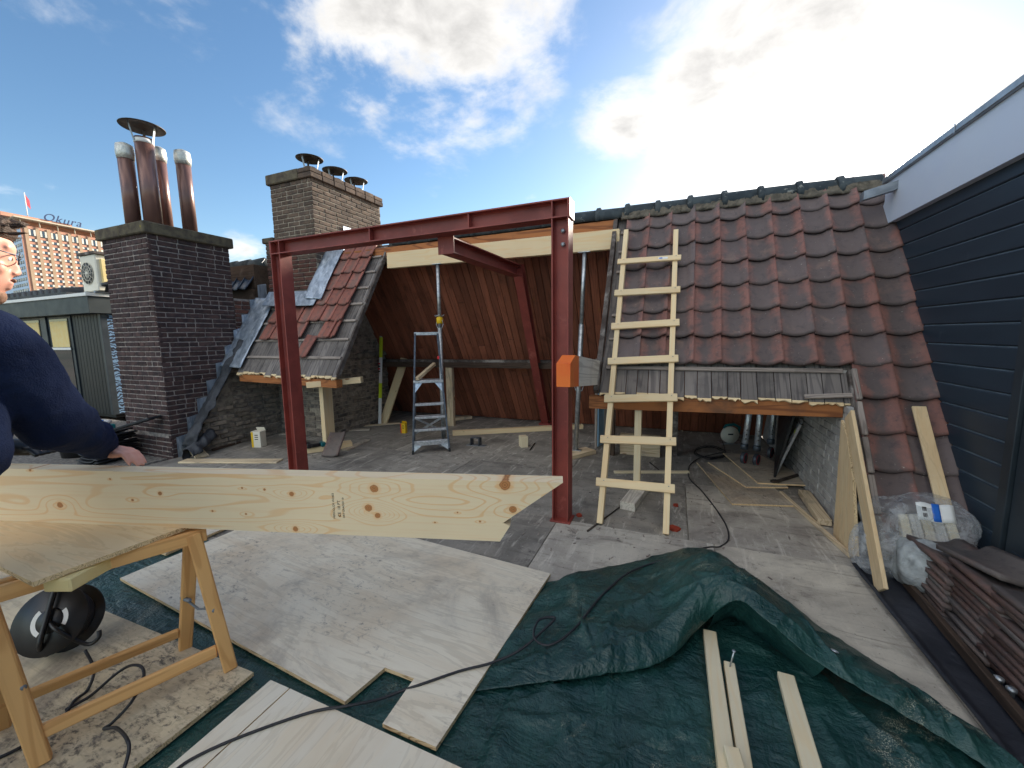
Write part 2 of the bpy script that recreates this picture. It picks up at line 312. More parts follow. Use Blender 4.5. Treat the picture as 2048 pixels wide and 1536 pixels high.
    rough_mat('zinc', S(140, 146, 152), S(112, 118, 124), 5, .45, .6, 30, .1, .1, .5)
    rough_mat('galv', S(176, 180, 182), S(140, 146, 150), 22, .4, .8, 60, .1, .1, .5, bdist=.001)
    rough_mat('alu', S(196, 200, 206), S(160, 166, 172), 30, .36, .75, 60, .15, .1, .5, c3=S(232, 232, 228), s3=12, a3=(.6, .7), bdist=.001)
    rough_mat('alu_dark', S(92, 98, 106), S(66, 72, 80), 14, .45, .6, 60, .1, .05, .5, c3=S(210, 210, 206), s3=18, a3=(.62, .7), bdist=.001)
    rough_mat('flue', S(112, 84, 78), S(92, 68, 62), 3, .3, .35, 8, .06, .1, .5, stretch=(1, 1, .3))
    rough_mat('flue_tape', S(196, 196, 188), S(160, 162, 158), 20, .4, .5, 26, .9, .1, .5, bdist=.01)
    rough_mat('cowl', S(52, 48, 46), S(76, 66, 58), 8, .55, .6, 30, .2, .2, .5)
    t = NT('dark_wall'); v = t.vec((.6, 3, 3), 19.); c = t.mix(t.ss(t.noise(v, 1.5, 6, .6), .35, .7), S(29, 42, 53), S(36, 50, 61))
    c = t.mix(t.ss(t.noise(t.vec((5, 5, 5), 19.), 1.2, 6, .7), .62, .8, 0, .3), c, S(84, 96, 106)); t.bump(t.noise(t.vec((3, 60, 60), 19.), 1., 4), .12, .002); M['dark_wall'] = t.fin(c, .42, 0, .5)
    rough_mat('groove', S(110, 122, 132), S(90, 102, 112), 9, .6, 0, 40, .1, 0, .4)
    rough_mat('dark_door', S(30, 38, 44), S(40, 48, 54), 3, .45, 0, 40, .08, .05, .5)
    rough_mat('fascia', S(206, 212, 224), S(194, 200, 214), 2, .5, 0, 50, .06, .03, .45, c3=S(190, 196, 208), s3=.8, a3=(.5, .55))
    rough_mat('orange', S(240, 122, 46), S(226, 100, 36), 6, .55, 0, 60, .15, 0, .45, c3=S(186, 70, 30), s3=9, a3=(.6, .8), bdist=.002)
    wood('beam_grey', S(196, 190, 178), S(160, 152, 140), 1.0, rough=.85, rnd=0, stain=S(134, 128, 120), sa=(.5, .75), knotty=False)
    rough_mat('white_paint', S(232, 232, 228), S(214, 214, 212), 5, .5, 0, 40, .06, .05, .45)
    rough_mat('blue_print', S(34, 96, 178), S(30, 88, 168), 5, .5, 0, 40, 0, 0, .4)
    rough_mat('blue_foam', S(150, 196, 226), S(170, 206, 230), 5, .6, 0, 60, .1, 0, .3)
    rough_mat('red_paint', S(190, 44, 50), S(160, 36, 44), 6, .5, 0, 40, .1, 0, .4)
    rough_mat('caster_red', S(196, 72, 84), S(160, 54, 66), 8, .5, 0, 40, .1, .1, .4)
    rough_mat('lime', S(206, 222, 40), S(190, 208, 34), 6, .4, 0, 40, 0, 0, .5)
    rough_mat('yellow', S(236, 196, 40), S(226, 184, 30), 6, .5, 0, 40, 0, 0, .4)
    rough_mat('teal', S(16, 96, 100), S(12, 76, 82), 6, .45, 0, 40, .05, 0, .5)
    rough_mat('ink', S(52, 44, 38), S(40, 34, 30), 60, .8, 0, 40, 0, 0, .2)
    rough_mat('cream', S(218, 212, 196), S(200, 196, 182), 5, .6, 0, 40, .05, .05, .4)
    rough_mat('sand', S(226, 206, 150), S(206, 182, 124), 9, .8, 0, 60, .3, 0, .2)
    rough_mat('clay_bit', S(150, 62, 44), S(120, 50, 38), 9, .9, 0, 40, .3, .2, .2)
    rough_mat('dormer', S(20, 22, 24), S(16, 18, 20), 4, .5, 0, 40, .05, .1, .45, stretch=(4, 4, .5))
    rough_mat('dormer_fascia', S(42, 49, 51), S(37, 44, 46), 4, .5, 0, 40, .05, .05, .45)
    rough_mat('gravel', S(120, 116, 110), S(80, 78, 76), 30, .95, 0, 60, .5, 0, .2)
    rough_mat('far_ground', S(92, 96, 88), S(110, 104, 98), .02, .95, 0, .3, 0, 0, .1)
    rough_mat('hotel_brick', S(176, 132, 112), S(166, 122, 104), .2, .85, 0, 1, 0, .05, .2)
    rough_mat('hotel_pier', S(158, 136, 114), S(148, 126, 106), .2, .85, 0, 1, 0, .05, .2)
    rough_mat('hotel_side', S(178, 196, 214), S(160, 180, 200), .2, .7, 0, 1, 0, .05, .3)
    rough_mat('hotel_slab', S(190, 178, 160), S(170, 160, 144), .2, .8, 0, 1, 0, 0, .2)
    rough_mat('curtain', S(214, 208, 192), S(176, 176, 170), .8, .8, 0, 1, 0, .3, .2)
    rough_mat('sign_blue', S(40, 56, 92), S(36, 50, 84), 1, .4, 0, 1, 0, 0, .4)
    glass_mat('glass', S(46, 62, 78)); glass_mat('glass_dark', S(26, 32, 36), .04)
    t = NT('zebra'); v = t.vec(); wv = t.n('TexWave', bands_direction='Z'); t.l(v, wv.inputs['Vector']); wv.inputs['Scale'].default_value = 5.; wv.inputs['Distortion'].default_value = 9.; wv.inputs['Detail'].default_value = 3; wv.inputs['Detail Scale'].default_value = 2.2
    M['zebra'] = t.fin(t.mix(t.ss(wv.outputs['Fac'], .45, .55), S(20, 26, 40), S(96, 124, 152)), .5, 0, .4)
    # person
    rough_mat('skin', S(214, 160, 138), S(200, 142, 122), 24, .5, 0, 120, .12, 0, .4, c3=S(212, 148, 130), s3=5, a3=(.5, .9), bdist=.0005)
    rough_mat('hair', S(72, 52, 38), S(46, 34, 26), 30, .6, 0, 60, .8, 0, .4, stretch=(1, 1, 3), bdist=.01)
    rough_mat('beard', S(120, 92, 74), S(150, 116, 98), 90, .8, 0, 160, .6, 0, .2, bdist=.003)
    t = NT('navy'); v = t.vec(); c = t.mix(t.ss(t.noise(v, 5, 5), .3, .7), S(24, 33, 58), S(32, 42, 68)); t.bump(t.mth('ADD', t.noise(v, 190, 3), t.mth('MULTIPLY', t.noise(v, 9, 4, .6, .8), 2.4)), .5, .012); M['navy'] = t.fin(c, .92, 0, .15)
    rough_mat('trousers', S(46, 48, 52), S(36, 38, 42), 8, .9, 0, 120, .3, 0, .15)
    rough_mat('lens', S(120, 130, 136), S(120, 130, 136), 1, .05, 0, 1, 0, 0, .8)
build_mats()
# ------------------------------------------------------------------ geometry helpers
ORG = {}                                                  # world origin of every root
def root(name, loc, label=None, cat=None, group=None, kind=None):
    o = bpy.data.objects.new(name, None); COL.objects.link(o); o.location = V(loc); o.empty_display_size = .1; ORG[o.name] = V(loc)
    return tag(o, label, cat, group, kind)
def tag(o, label=None, cat=None, group=None, kind=None):
    if label: o['label'] = label
    if cat: o['category'] = cat
    if group: o['group'] = group
    if kind: o['kind'] = kind
    return o
def link(name, me, parent=None, mw=None):
    o = bpy.data.objects.new(name, me); COL.objects.link(o)
    mw = mw if mw is not None else Matrix()
    if parent is not None:
        o.parent = parent; o.matrix_basis = Matrix.Translation(-ORG[parent.name]) @ mw
    else: o.matrix_basis = mw
    ORG[o.name] = ORG[parent.name] if parent is not None else V((0, 0, 0))
    return o
def nest(child, part):
    wm = lambda o: (Matrix.Translation(o.parent.location) if o.parent is not None else Matrix()) @ o.matrix_basis
    a, b = wm(child), wm(part); child.parent = part; child.matrix_basis = b.inverted() @ a; return child
def raw(verts, faces, mat=None, smooth=False, name='mesh'):
    me = bpy.data.meshes.new(name); me.from_pydata([tuple(v) for v in verts], [], faces); me.update()
    bm = bmesh.new(); bm.from_mesh(me); bmesh.ops.recalc_face_normals(bm, faces=bm.faces); bm.to_mesh(me); bm.free()
    if mat: me.materials.append(M[mat] if isinstance(mat, str) else mat)
    if smooth:
        for p in me.polygons: p.use_smooth = True
    return me
def mesh(name, verts, faces, mat, parent=None, smooth=False, base=None):
    """mesh in world coordinates; its origin is put at base (default: centre, bottom)"""
    vs = [V(v) for v in verts]
    if base is None:
        base = V((sum(v.x for v in vs) / len(vs), sum(v.y for v in vs) / len(vs), min(v.z for v in vs)))
    return link(name, raw([v - base for v in vs], faces, mat, smooth, name), parent, Matrix.Translation(base))
def cbox(l, w, h, c=.003, mat=None):
    """chamfered box centred, length along X"""
    x, y, z = l / 2, w / 2, h / 2; c = min(c, x * .4, y * .4, z * .4); vs = []; idx = {}
    for sx in (-1, 1):
        for sy in (-1, 1):
            for sz in (-1, 1):
                for k in range(3):
                    idx[(sx, sy, sz, k)] = len(vs)
                    vs.append((sx * (x - (c if k != 0 else 0)), sy * (y - (c if k != 1 else 0)), sz * (z - (c if k != 2 else 0))))
    f = []
    for s in (-1, 1):
        f.append([idx[(s, a, b, 0)] for a, b in ((-1, -1), (1, -1), (1, 1), (-1, 1))])
        f.append([idx[(a, s, b, 1)] for a, b in ((-1, -1), (1, -1), (1, 1), (-1, 1))])
        f.append([idx[(a, b, s, 2)] for a, b in ((-1, -1), (1, -1), (1, 1), (-1, 1))])
    for a in (-1, 1):
        for b in (-1, 1):
            f.append([idx[(-1, a, b, 1)], idx[(1, a, b, 1)], idx[(1, a, b, 2)], idx[(-1, a, b, 2)]])
            f.append([idx[(a, -1, b, 0)], idx[(a, 1, b, 0)], idx[(a, 1, b, 2)], idx[(a, -1, b, 2)]])
            f.append([idx[(a, b, -1, 0)], idx[(a, b, 1, 0)], idx[(a, b, 1, 1)], idx[(a, b, -1, 1)]])
            for d in (-1, 1): f.append([idx[(a, b, d, 0)], idx[(a, b, d, 1)], idx[(a, b, d, 2)]])
    return raw(vs, f, mat)
def frame(xdir, up):
    x = V(xdir).normalized(); z = V(up); z = (z - x * z.dot(x)); z.normalize(); y = z.cross(x); return Matrix((x, y, z)).transposed().to_4x4()
def bar(name, p0, p1, w, h, mat, parent=None, up=(0, 0, 1), c=.003):
    """bar from p0 to p1 (centre line), w across, h along up"""
    p0, p1 = V(p0), V(p1); m = frame(p1 - p0, up); m.translation = (p0 + p1) / 2
    return link(name, cbox((p1 - p0).length, w, h, c, mat), parent, m)
def box(name, a, b, mat, parent=None, c=.003):
    a, b = V(a), V(b); m = Matrix.Translation((a + b) / 2)
    return link(name, cbox(abs(b.x - a.x), abs(b.y - a.y), abs(b.z - a.z), c, mat), parent, m)
def prism(name, pts, n, mat, parent=None, xdir=None, edge=None):
    """polygon pts (world, planar) extruded by vector n; local X = xdir (for the grain)"""
    pts = [V(p) for p in pts]; n = V(n); k = len(pts); c = sum(pts, V()) / k
    fm = frame(xdir if xdir is not None else (pts[1] - pts[0]), n); inv = fm.inverted()
    vs = [inv @ (p - c) for p in pts] + [inv @ (p + n - c) for p in pts]
    f = [list(range(k)), list(range(k, 2 * k))] + [[i, (i + 1) % k, k + (i + 1) % k, k + i] for i in range(k)]
    me = raw(vs, f, mat)
    if edge:
        me.materials.append(M[edge])
        for p in me.polygons:
            if len(p.vertices) == 4 and abs(p.normal.z) < .5: p.material_index = 1
    fm.translation = c
    return link(name, me, parent, fm)
def tube_geo(path, r, n=8, cap=True):
    path = [V(p) for p in path]; rs = r if isinstance(r, (list, tuple)) else [r] * len(path); vs = []; fs = []; prev = None
    for i, p in enumerate(path):
        t = (path[min(i + 1, len(path) - 1)] - path[max(i - 1, 0)]).normalized()
        a = prev if prev is not None else (V((0, 0, 1)) if abs(t.z) < .9 else V((1, 0, 0)))
        a = (a - t * a.dot(t)).normalized(); prev = a; b = t.cross(a)
        for k in range(n): vs.append(p + (a * cos(2 * pi * k / n) + b * sin(2 * pi * k / n)) * rs[i])
    for i in range(len(path) - 1):
        for k in range(n): fs.append([i * n + k, i * n + (k + 1) % n, (i + 1) * n + (k + 1) % n, (i + 1) * n + k])
    if cap: fs += [list(range(n))[::-1], [(len(path) - 1) * n + k for k in range(n)]]
    return vs, fs
def tube(name, path, r, mat, parent=None, n=8, smooth=True):
    vs, fs = tube_geo(path, r, n); return mesh(name, vs, fs, mat, parent, smooth)
def smooth_path(pts, k=6):
    pts = [V(p) for p in pts]; out = []
    for i in range(len(pts) - 1):
        p0, p1, p2, p3 = pts[max(i - 1, 0)], pts[i], pts[i + 1], pts[min(i + 2, len(pts) - 1)]
        for j in range(k):
            t = j / k; out.append(.5 * ((2 * p1) + (p2 - p0) * t + (2 * p0 - 5 * p1 + 4 * p2 - p3) * t * t + (3 * p1 - p0 - 3 * p2 + p3) * t ** 3))
    return out + [pts[-1]]
def lathe(name, prof, mat, parent=None, mw=None, n=24, smooth=True):
    vs = []; fs = []
    for r, z in prof:
        for k in range(n): vs.append((r * cos(2 * pi * k / n), r * sin(2 * pi * k / n), z))
    for i in range(len(prof) - 1):
        for k in range(n): fs.append([i * n + k, i * n + (k + 1) % n, (i + 1) * n + (k + 1) % n, (i + 1) * n + k])
    if prof[0][0] > 1e-4: fs.append(list(range(n)))
    if prof[-1][0] > 1e-4: fs.append([(len(prof) - 1) * n + k for k in range(n)])
    return link(name, raw(vs, fs, mat, smooth), parent, mw)
def grid_mesh(name, nu, nv, fn, mat, parent=None, smooth=True, thick=None, base=None):
    vs = [fn(i / nu, j / nv) for j in range(nv + 1) for i in range(nu + 1)]
    fs = [[j * (nu + 1) + i, j * (nu + 1) + i + 1, (j + 1) * (nu + 1) + i + 1, (j + 1) * (nu + 1) + i] for j in range(nv) for i in range(nu)]
    o = mesh(name, vs, fs, mat, parent, smooth, base)
    if thick:
        md = o.modifiers.new('solid', 'SOLIDIFY'); md.thickness = thick; md.offset = -1
    return o
def joined(name, geos, mat, parent=None, kind='stuff'):
    vs = []; fs = []
    for v, f in geos:
        b = len(vs); vs += v; fs += [[i + b for i in q] for q in f]
    o = mesh(name, vs, fs, mat, parent); o['kind'] = kind; return o
BRK = {}
def brick_face(parent, o, u, n, width, z0, z1, mat, lim, bl=.21, bh=.052, joint=.011, clip=None, proud=.012, jitter=1.0, seed=1, dep=.05, name='brick'):
    """lay bricks on the wall face: origin o, direction u, outward normal n. lim = mutable [count left]; returns left-over geometry"""
    rnd = random.Random(seed); u = V(u).normalized(); n = V(n).normalized(); rest = []
    key = (mat, bl, bh)
    if key not in BRK: BRK[key] = {}
    z = z0; row = 0
    while z + bh * .6 < z1:
        x = -(.5 * (bl + joint)) * (row % 2) - rnd.random() * .01
        while x < width - .012:
            a = max(x, 0); b = min(x + bl, width)
            if rnd.random() < .14: b = min(a + bl * .5, width)
            if b - a > .03 and (clip is None or clip((a + b) / 2, z + bh / 2)):
                L_ = round(b - a, 2)
                d = BRK[key]
                if L_ not in d: d[L_] = cbox(L_, dep, bh, .006, mat)
                fm = frame(u, (0, 0, 1)); out = proud + rnd.uniform(-.003, .004) * jitter
                fm = Matrix.Rotation(rnd.uniform(-.012, .012) * jitter, 4, n) @ fm
                fm.translation = V(o) + u * ((a + b) / 2) + V((0, 0, z + bh / 2)) + n * (out - dep / 2)
                if lim[0] > 0:
                    link(name, d[L_], parent, fm); lim[0] -= 1
                else: rest.append(([fm @ v.co for v in d[L_].vertices], [list(p.vertices) for p in d[L_].polygons]))
            x = b + joint
        z += bh + joint; row += 1
    return rest
# ------------------------------------------------------------------ roof geometry (metres, measured from the photograph)
TH = radians(58); SL = V((0, cos(TH), sin(TH))); NF = V((0, -sin(TH), cos(TH)))      # front pitch: up-slope and outward normal
RP = V((0, 3.68, .97))                                                                # a point of the tile plane
def rp(X, z, off=0.0):                                                                # point of the front pitch at X, height z
    return V((X, RP.y + (z - RP.z) / tan(TH), z)) + NF * off
RIDGE_Y, RIDGE_Z = 4.86, 2.86
XP, XW, XCK = -6.0, 1.69, 1.2                                                         # party wall, dark wall, cheek wall
# ------------------------------------------------------------------ setting
g = mesh('ground', [(-4000, -4000, -11), (4000, -4000, -11), (4000, 4000, -11), (-4000, 4000, -11)], [[0, 1, 2, 3]], 'far_ground'); tag(g, kind='structure')
fl = root('roof_deck', (-2, 3, 0), kind='structure')
box('deck_base', (-6.0, -3, -.40), (1.69, 6.75, -.022), 'deck_mid', fl)
def panel(x0, y0, x1, y1, mt, dz=0.0):
    box('deck_panel', (x0 + .003, y0 + .003, -.024), (x1 - .003, y1 - .003, dz), mt, fl, .002)
for (x0, x1) in ((-6.0, -4.73), (-4.73, -2.29), (-2.29, .13), (.13, XCK)): panel(x0, 3.07, x1, 4.29, 'deck_grey' if x0 < .1 else 'deck_mid')
for (x0, x1) in ((-6.0, -3.5), (-3.5, -1.06), (-1.06, XCK)): panel(x0, 4.29, x1, 5.51, 'deck_grey')
for (x0, x1) in ((-6.0, -4.73), (-4.73, -2.29), (-2.29, .13), (.13, XCK)): panel(x0, 5.51, x1, 6.75, 'deck_grey')
for (x0, x1) in ((-6.0, -3.3), (-3.3, -.86)): panel(x0, 1.85, x1, 3.07, 'deck_grey')
panel(-.86, 1.85, .3, 3.07, 'deck_mid', .001); panel(.3, .5, 1.13, 3.07, 'deck_pale', .002)
panel(1.13, .5, 1.69, 3.07, 'deck_mid')
for (x0, x1) in ((-6.0, -3.3), (-3.3, -.86), (-.86, .3)): panel(x0, .63, x1, 1.85, 'deck_mid')
panel(-6.0, -3, 1.69, .5, 'deck_mid', -.004)
panel(XCK, 3.07, 1.69, 3.6, 'deck_mid')
nd = box('neighbour_deck', (-16, -3, -.3), (-6.12, 4.2, -.01), 'gravel'); tag(nd, kind='structure')
hb = box('building_body', (-6.0, -3.2, -11), (4.4, 6.9, -.41), 'brick_dark'); tag(hb, 'dark brick body of the house below the roof deck', 'house')
nb = box('building_body', (-16, -3.2, -11), (-6.06, 9, -.31), 'brick_dark'); tag(nb, 'dark brick body of the neighbouring house below its deck', 'house')
# ------------------------------------------------------------------ hotel far off
def hotel():
    D = 230.; c0 = CAM + ray(57, 560) * D; c1 = CAM + ray(300, 560) * (D * 1.255)
    c0.z = c1.z = -11; u = (c1 - c0); L_ = u.length; u.normalize(); n = V((u.y, -u.x, 0))
    if n.dot(CAM - c0) < 0: n = -n
    cl = CAM + ray(0, 560) * (D * 1.10); cl.z = -11; ul = (cl - c0); Ll = ul.length * 1.6; ul.normalize(); nl = V((ul.y, -ul.x, 0))
    if nl.dot(CAM - c0) < 0: nl = -nl
    zt = px(58, 452, P=c0, N=n).z
    r = root('tower_hotel', c0 + u * L_ / 2, 'tall orange and beige brick hotel tower with a flat roof and a rooftop sign', 'building')
    p = [c0, c0 + u * L_, c0 + u * L_ + ul * Ll, c0 + ul * Ll]
    prism('wall', [q + n * .02 for q in p], (0, 0, zt + 11), 'hotel_brick', r)
    prism('side_wall', [c0 + nl * .1 + ul * .15, c0 + nl * .1 + ul * Ll, c0 - nl * .3 + ul * Ll, c0 - nl * .3 + ul * .15], (0, 0, zt + 10.8), 'hotel_side', r)
    rows = [240 + y * .2441 for y in (985, 1030, 1075, 1120, 1168, 1213, 1258, 1302, 1346, 1390, 1434, 1478)]
    zs = [px(66, y, P=c0, N=n).z for y in rows]; dz = (zs[0] - zs[-1]) / (len(zs) - 1)
    us = [(px(x, 480, P=c0, N=n) - c0).dot(u) for x in (66, 88, 109, 129, 150, 169, 187, 205)]; du = (us[-1] - us[0]) / 7
    ww, wh = du * .72, dz * .5
    fm = frame(u, (0, 0, 1)); fl_ = frame(ul, (0, 0, 1))
    def wmesh(ww, wh, d=.5):
        vs = []; fs = []; mi = []
        def q(x0, x1, z0, z1, y0, y1, m_):
            b = len(vs)
            for x in (x0, x1):
                for y in (y0, y1):
                    for z in (z0, z1): vs.append((x, y, z))
            for f in ((0, 1, 3, 2), (4, 5, 7, 6), (0, 1, 5, 4), (2, 3, 7, 6), (0, 2, 6, 4), (1, 3, 7, 5)): fs.append([b + k for k in f]); mi.append(m_)
        q(-ww / 2, ww / 2, -wh / 2, wh / 2, -d, d * .3, 0)
        for k in range(3):
            x0 = -ww / 2 + ww * (k + .08) / 3; q(x0, x0 + ww * .84 / 3, -wh * .42, wh * .42, -d, d * .45, 1 if k != 1 else 2)
        me = raw(vs, fs, 'dormer'); me.materials.append(M['curtain']); me.materials.append(M['glass'])
        for p_, m_ in zip(me.polygons, mi): p_.material_index = m_
        return me
    wm = wmesh(ww, wh); wt = wmesh(ww * .9, dz * 1.25); ws = wmesh(du * .5, wh)
    sgn = 1 if (fm @ V((0, 1, 0))).dot(n) > 0 else -1
    fm = fm @ Matrix.Rotation(0 if sgn > 0 else pi, 4, 'Z')
    k = 1 if (fl_ @ V((0, 1, 0))).dot(nl) > 0 else -1
    fl_ = fl_ @ Matrix.Rotation(0 if k > 0 else pi, 4, 'Z')
    nu = int(L_ / du)
    for i in range(11):
        uu = us[0] + du * i
        if uu > L_ - 1: break
        for z in zs:
            m_ = fm.copy(); m_.translation = c0 + u * uu + V((0, 0, z + 11)) + n * .1; link('window', wm, r, m_)
        m_ = fm.copy(); m_.translation = c0 + u * uu + V((0, 0, zs[0] + dz * 1.35 + 11)) + n * .1; link('top_window', wt, r, m_)
        prism('pier', [c0 + u * (uu - du * .5 - du * .16), c0 + u * (uu - du * .5 + du * .16), c0 + u * (uu - du * .5 + du * .16) + n * .35, c0 + u * (uu - du * .5 - du * .16) + n * .35], (0, 0, zt + 11 - .4), 'hotel_pier', r)
    for i in range(7):
        for z in zs:
            m_ = fl_.copy(); m_.translation = c0 + ul * (3 + i * du * .85) + V((0, 0, z + 11)) + nl * .15; link('side_window', ws, r, m_)
    up = V((0, 0, 1)); b0 = V((c0.x, c0.y, zt))
    e = 2.6
    prism('penthouse', [V((q.x, q.y, zt + .02)) + (-u if i in (1, 2) else u) * 4 + (-ul if i in (2, 3) else ul) * 4 for i, q in enumerate(p)], up * 3.2, 'hotel_brick', r)
    for i in range(9):
        q = b0 + u * (L_ * i / 8) + n * e * .3; tube('roof_post', [q - up * .2, q + up * 3.3], .25, 'hotel_slab', r, 6)
    prism('roof_slab', [b0 - u * e - ul * e + up * 3.25, b0 + u * (L_ + e) - ul * e + up * 3.25, b0 + u * (L_ + e) + ul * (Ll + e) + up * 3.25, b0 - u * e + ul * (Ll + e) + up * 3.25], up * .7, 'hotel_slab', r)
    a0 = px(76, 440, P=c0, N=n); ub = (a0 - c0).dot(u)
    prism('roof_block', [b0 + u * (ub - 14) + ul * 3 + up * 4, b0 + u * (ub + 16) + ul * 3 + up * 4, b0 + u * (ub + 16) + ul * 12 + up * 4, b0 + u * (ub - 14) + ul * 12 + up * 4], up * 2.0, 'hotel_brick', r)
    cu = bpy.data.curves.new('sign', 'FONT'); cu.body = 'Okura'; cu.size = 6.2; cu.extrude = .25; cu.shear = .35; cu.space_character = 1.12; cu.offset = -.03
    to = bpy.data.objects.new('tmp', cu); COL.objects.link(to); dg = bpy.context.evaluated_depsgraph_get(); me = bpy.data.meshes.new_from_object(to.evaluated_get(dg)); bpy.data.objects.remove(to)
    me.materials.clear(); me.materials.append(M['sign_blue'])
    tm = Matrix((u, up, n)).transposed().to_4x4() if u.cross(up).dot(n) > 0 else Matrix((-u, up, n)).transposed().to_4x4()
    s0 = px(86, 448, P=c0 + ul * 2.5, N=n); tm.translation = V((s0.x, s0.y, zt + 5.6)); link('rooftop_sign', me, r, tm)
    fp = px(55, 430, P=c0 + ul * 6, N=n); fp.z = zt + 3.9
    tube('flagpole', [fp, fp + up * 16], .22, 'white_paint', r, 6)
    fq = fp + up * 15.6; prism('flag', [fq, fq + u * 1.8 - up * 3.5, fq + u * 1.8 - up * 8.5, fq - up * 6], ul * .08, 'caster_red', r)
hotel()
# ------------------------------------------------------------------ neighbour dormer, left
def neighbour():
    Y0 = 4.3; X1 = -10.5; zt = 2.43; z0 = -.02
    r = root('roof_dormer', (-12.5, Y0 + 1, 0), 'dark grey clad dormer with sliding glass doors behind the man', 'dormer')
    box('wall', (-15.5, Y0 + .06, z0), (X1, Y0 + 3, zt - .3), 'dormer', r)
    pane = lambda name, x0, x1, z0_, z1, dy, mt: box(name, (x0, Y0 + dy, z0_), (x1, Y0 + dy + .05, z1), mt, r)
    box('fascia', (-15.9, Y0 - .18, zt - .36), (X1 + .14, Y0 + 3.1, zt - .04), 'dormer_fascia', r)
    box('roof_trim', (-15.95, Y0 - .21, zt - .04), (X1 + .17, Y0 + 3.2, zt + .02), 'white_paint', r)
    xs = [px(x, 700, Y=Y0).x for x in (45, 92, 102, 150, 190)]
    z_b = .05
    for i in range(9):
        w_ = (X1 - xs[3]) / 9; box('cladding_board', (xs[3] + w_ * i + .006, Y0 + .02, z_b), (xs[3] + w_ * (i + 1) - .006, Y0 + .062, zt - .36), 'dormer', r)
    for (a, b) in ((xs[2] + .02, xs[3] - .02), (xs[0], xs[1])):
        d = box('door', (a, Y0 + .0, z_b), (b, Y0 + .058, zt - .37), 'dark_door', r)
        e1 = box('glass_pane', (a + .12, Y0 - .012, z_b + .1), (b - .1, Y0 - .002, zt - .42), 'glass_dark', r)
        e2 = box('door_blind', (a + .14, Y0 - .016, 1.42), (b - .12, Y0 - .0125, zt - .47), 'sand', r)
        e3 = box('pane_bar', (a + .1, Y0 - .03, 1.36), (b - .08, Y0 - .0165, 1.41), 'white_paint', r)
        for e_ in (e1, e2, e3): nest(e_, d)
    box('door_post', (xs[1] + .02, Y0 - .03, z_b), (xs[2] + .03, Y0 + .055, zt - .37), 'dark_door', r)
    box('insulation_strip', (X1 + .01, Y0 + .1, z_b), (X1 + .05, Y0 + .75, zt - .37), 'zebra', r)
    box('corner_board', (X1 - .02, Y0 + .0, z_b), (X1 + .055, Y0 + .1, zt - .365), 'dark_door', r)
    # tiled roof edge above
    t = root('neighbour_roof', (-14, Y0 + 2, zt), 'black pantile roof edge rising behind the grey dormer', 'roof')
    for i in range(16):
        x = -16 + i * .27; tube('roof_tile', [(x, Y0 + .05, zt + .08), (x, Y0 + 2.6, zt + .42)], .15, 'tile_black', t, 10)
    box('roof_base', (-16.1, Y0 + .0, zt + .021), (-11.6, Y0 + 2.7, zt + .12), 'tile_black', t)
    # AC unit
    c = px(150, 588, Z=zt + .02); a = root('air_conditioner', (-10.35, 4.45, zt + .02), 'white outdoor air conditioning unit with round fan on the grey dormer roof', 'air conditioner')
    ax, ay, az = -10.78, 4.25, zt + .06; W_, Dp, Hh = .55, .34, .68
    box('case', (ax, ay, az), (ax + W_, ay + Dp, az + Hh), 'cream', a, .015)
    for q in (.08, .42): box('foot', (ax + q, ay - .03, zt + .021), (ax + q + .06, ay + Dp + .03, az), 'zinc', a)
    cm = Matrix.Translation((ax + .24, ay - .004, az + .34)) @ Matrix.Rotation(pi / 2, 4, 'X')
    lathe('fan_recess', [(0, .0), (.2, .0), (.205, .006)], 'dark_door', a, cm, 28)
    for k in range(12):
        an = 2 * pi * k / 12; tube('fan_guard', [(ax + .24, ay - .014, az + .34), (ax + .24 + .205 * cos(an), ay - .012, az + .34 + .205 * sin(an))], .004, 'cream', a, 5)
    for rr in (.07, .14, .205):
        tube('fan_ring', [(ax + .24 + rr * cos(k * pi / 12), ay - .014, az + .34 + rr * sin(k * pi / 12)) for k in range(25)], .004, 'cream', a, 5)
    lathe('hub', [(0, .02), (.035, .02), (.035, .0)], 'cream', a, cm, 16)
    box('side_cover', (ax + W_ + .0005, ay + .06, az + .12), (ax + W_ + .05, ay + .3, az + .6), 'sand', a, .01)
    box('top_board', (ax - .02, ay - .03, az + Hh + .001), (ax + W_ + .05, ay + Dp + .05, az + Hh + .05), 'dusty_wood', a)
    v = root('roof_vent', (ax + .75, ay + .1, zt + .02), 'small black mushroom roof vent beside the air conditioning unit', 'vent')
    lathe('body', [(.1, 0), (.08, .1), (.13, .11), (.14, .16), (.06, .2), (0, .2)], 'black_plastic', v, Matrix.Translation((ax + .75, ay + .1, zt + .021)), 20)
neighbour()
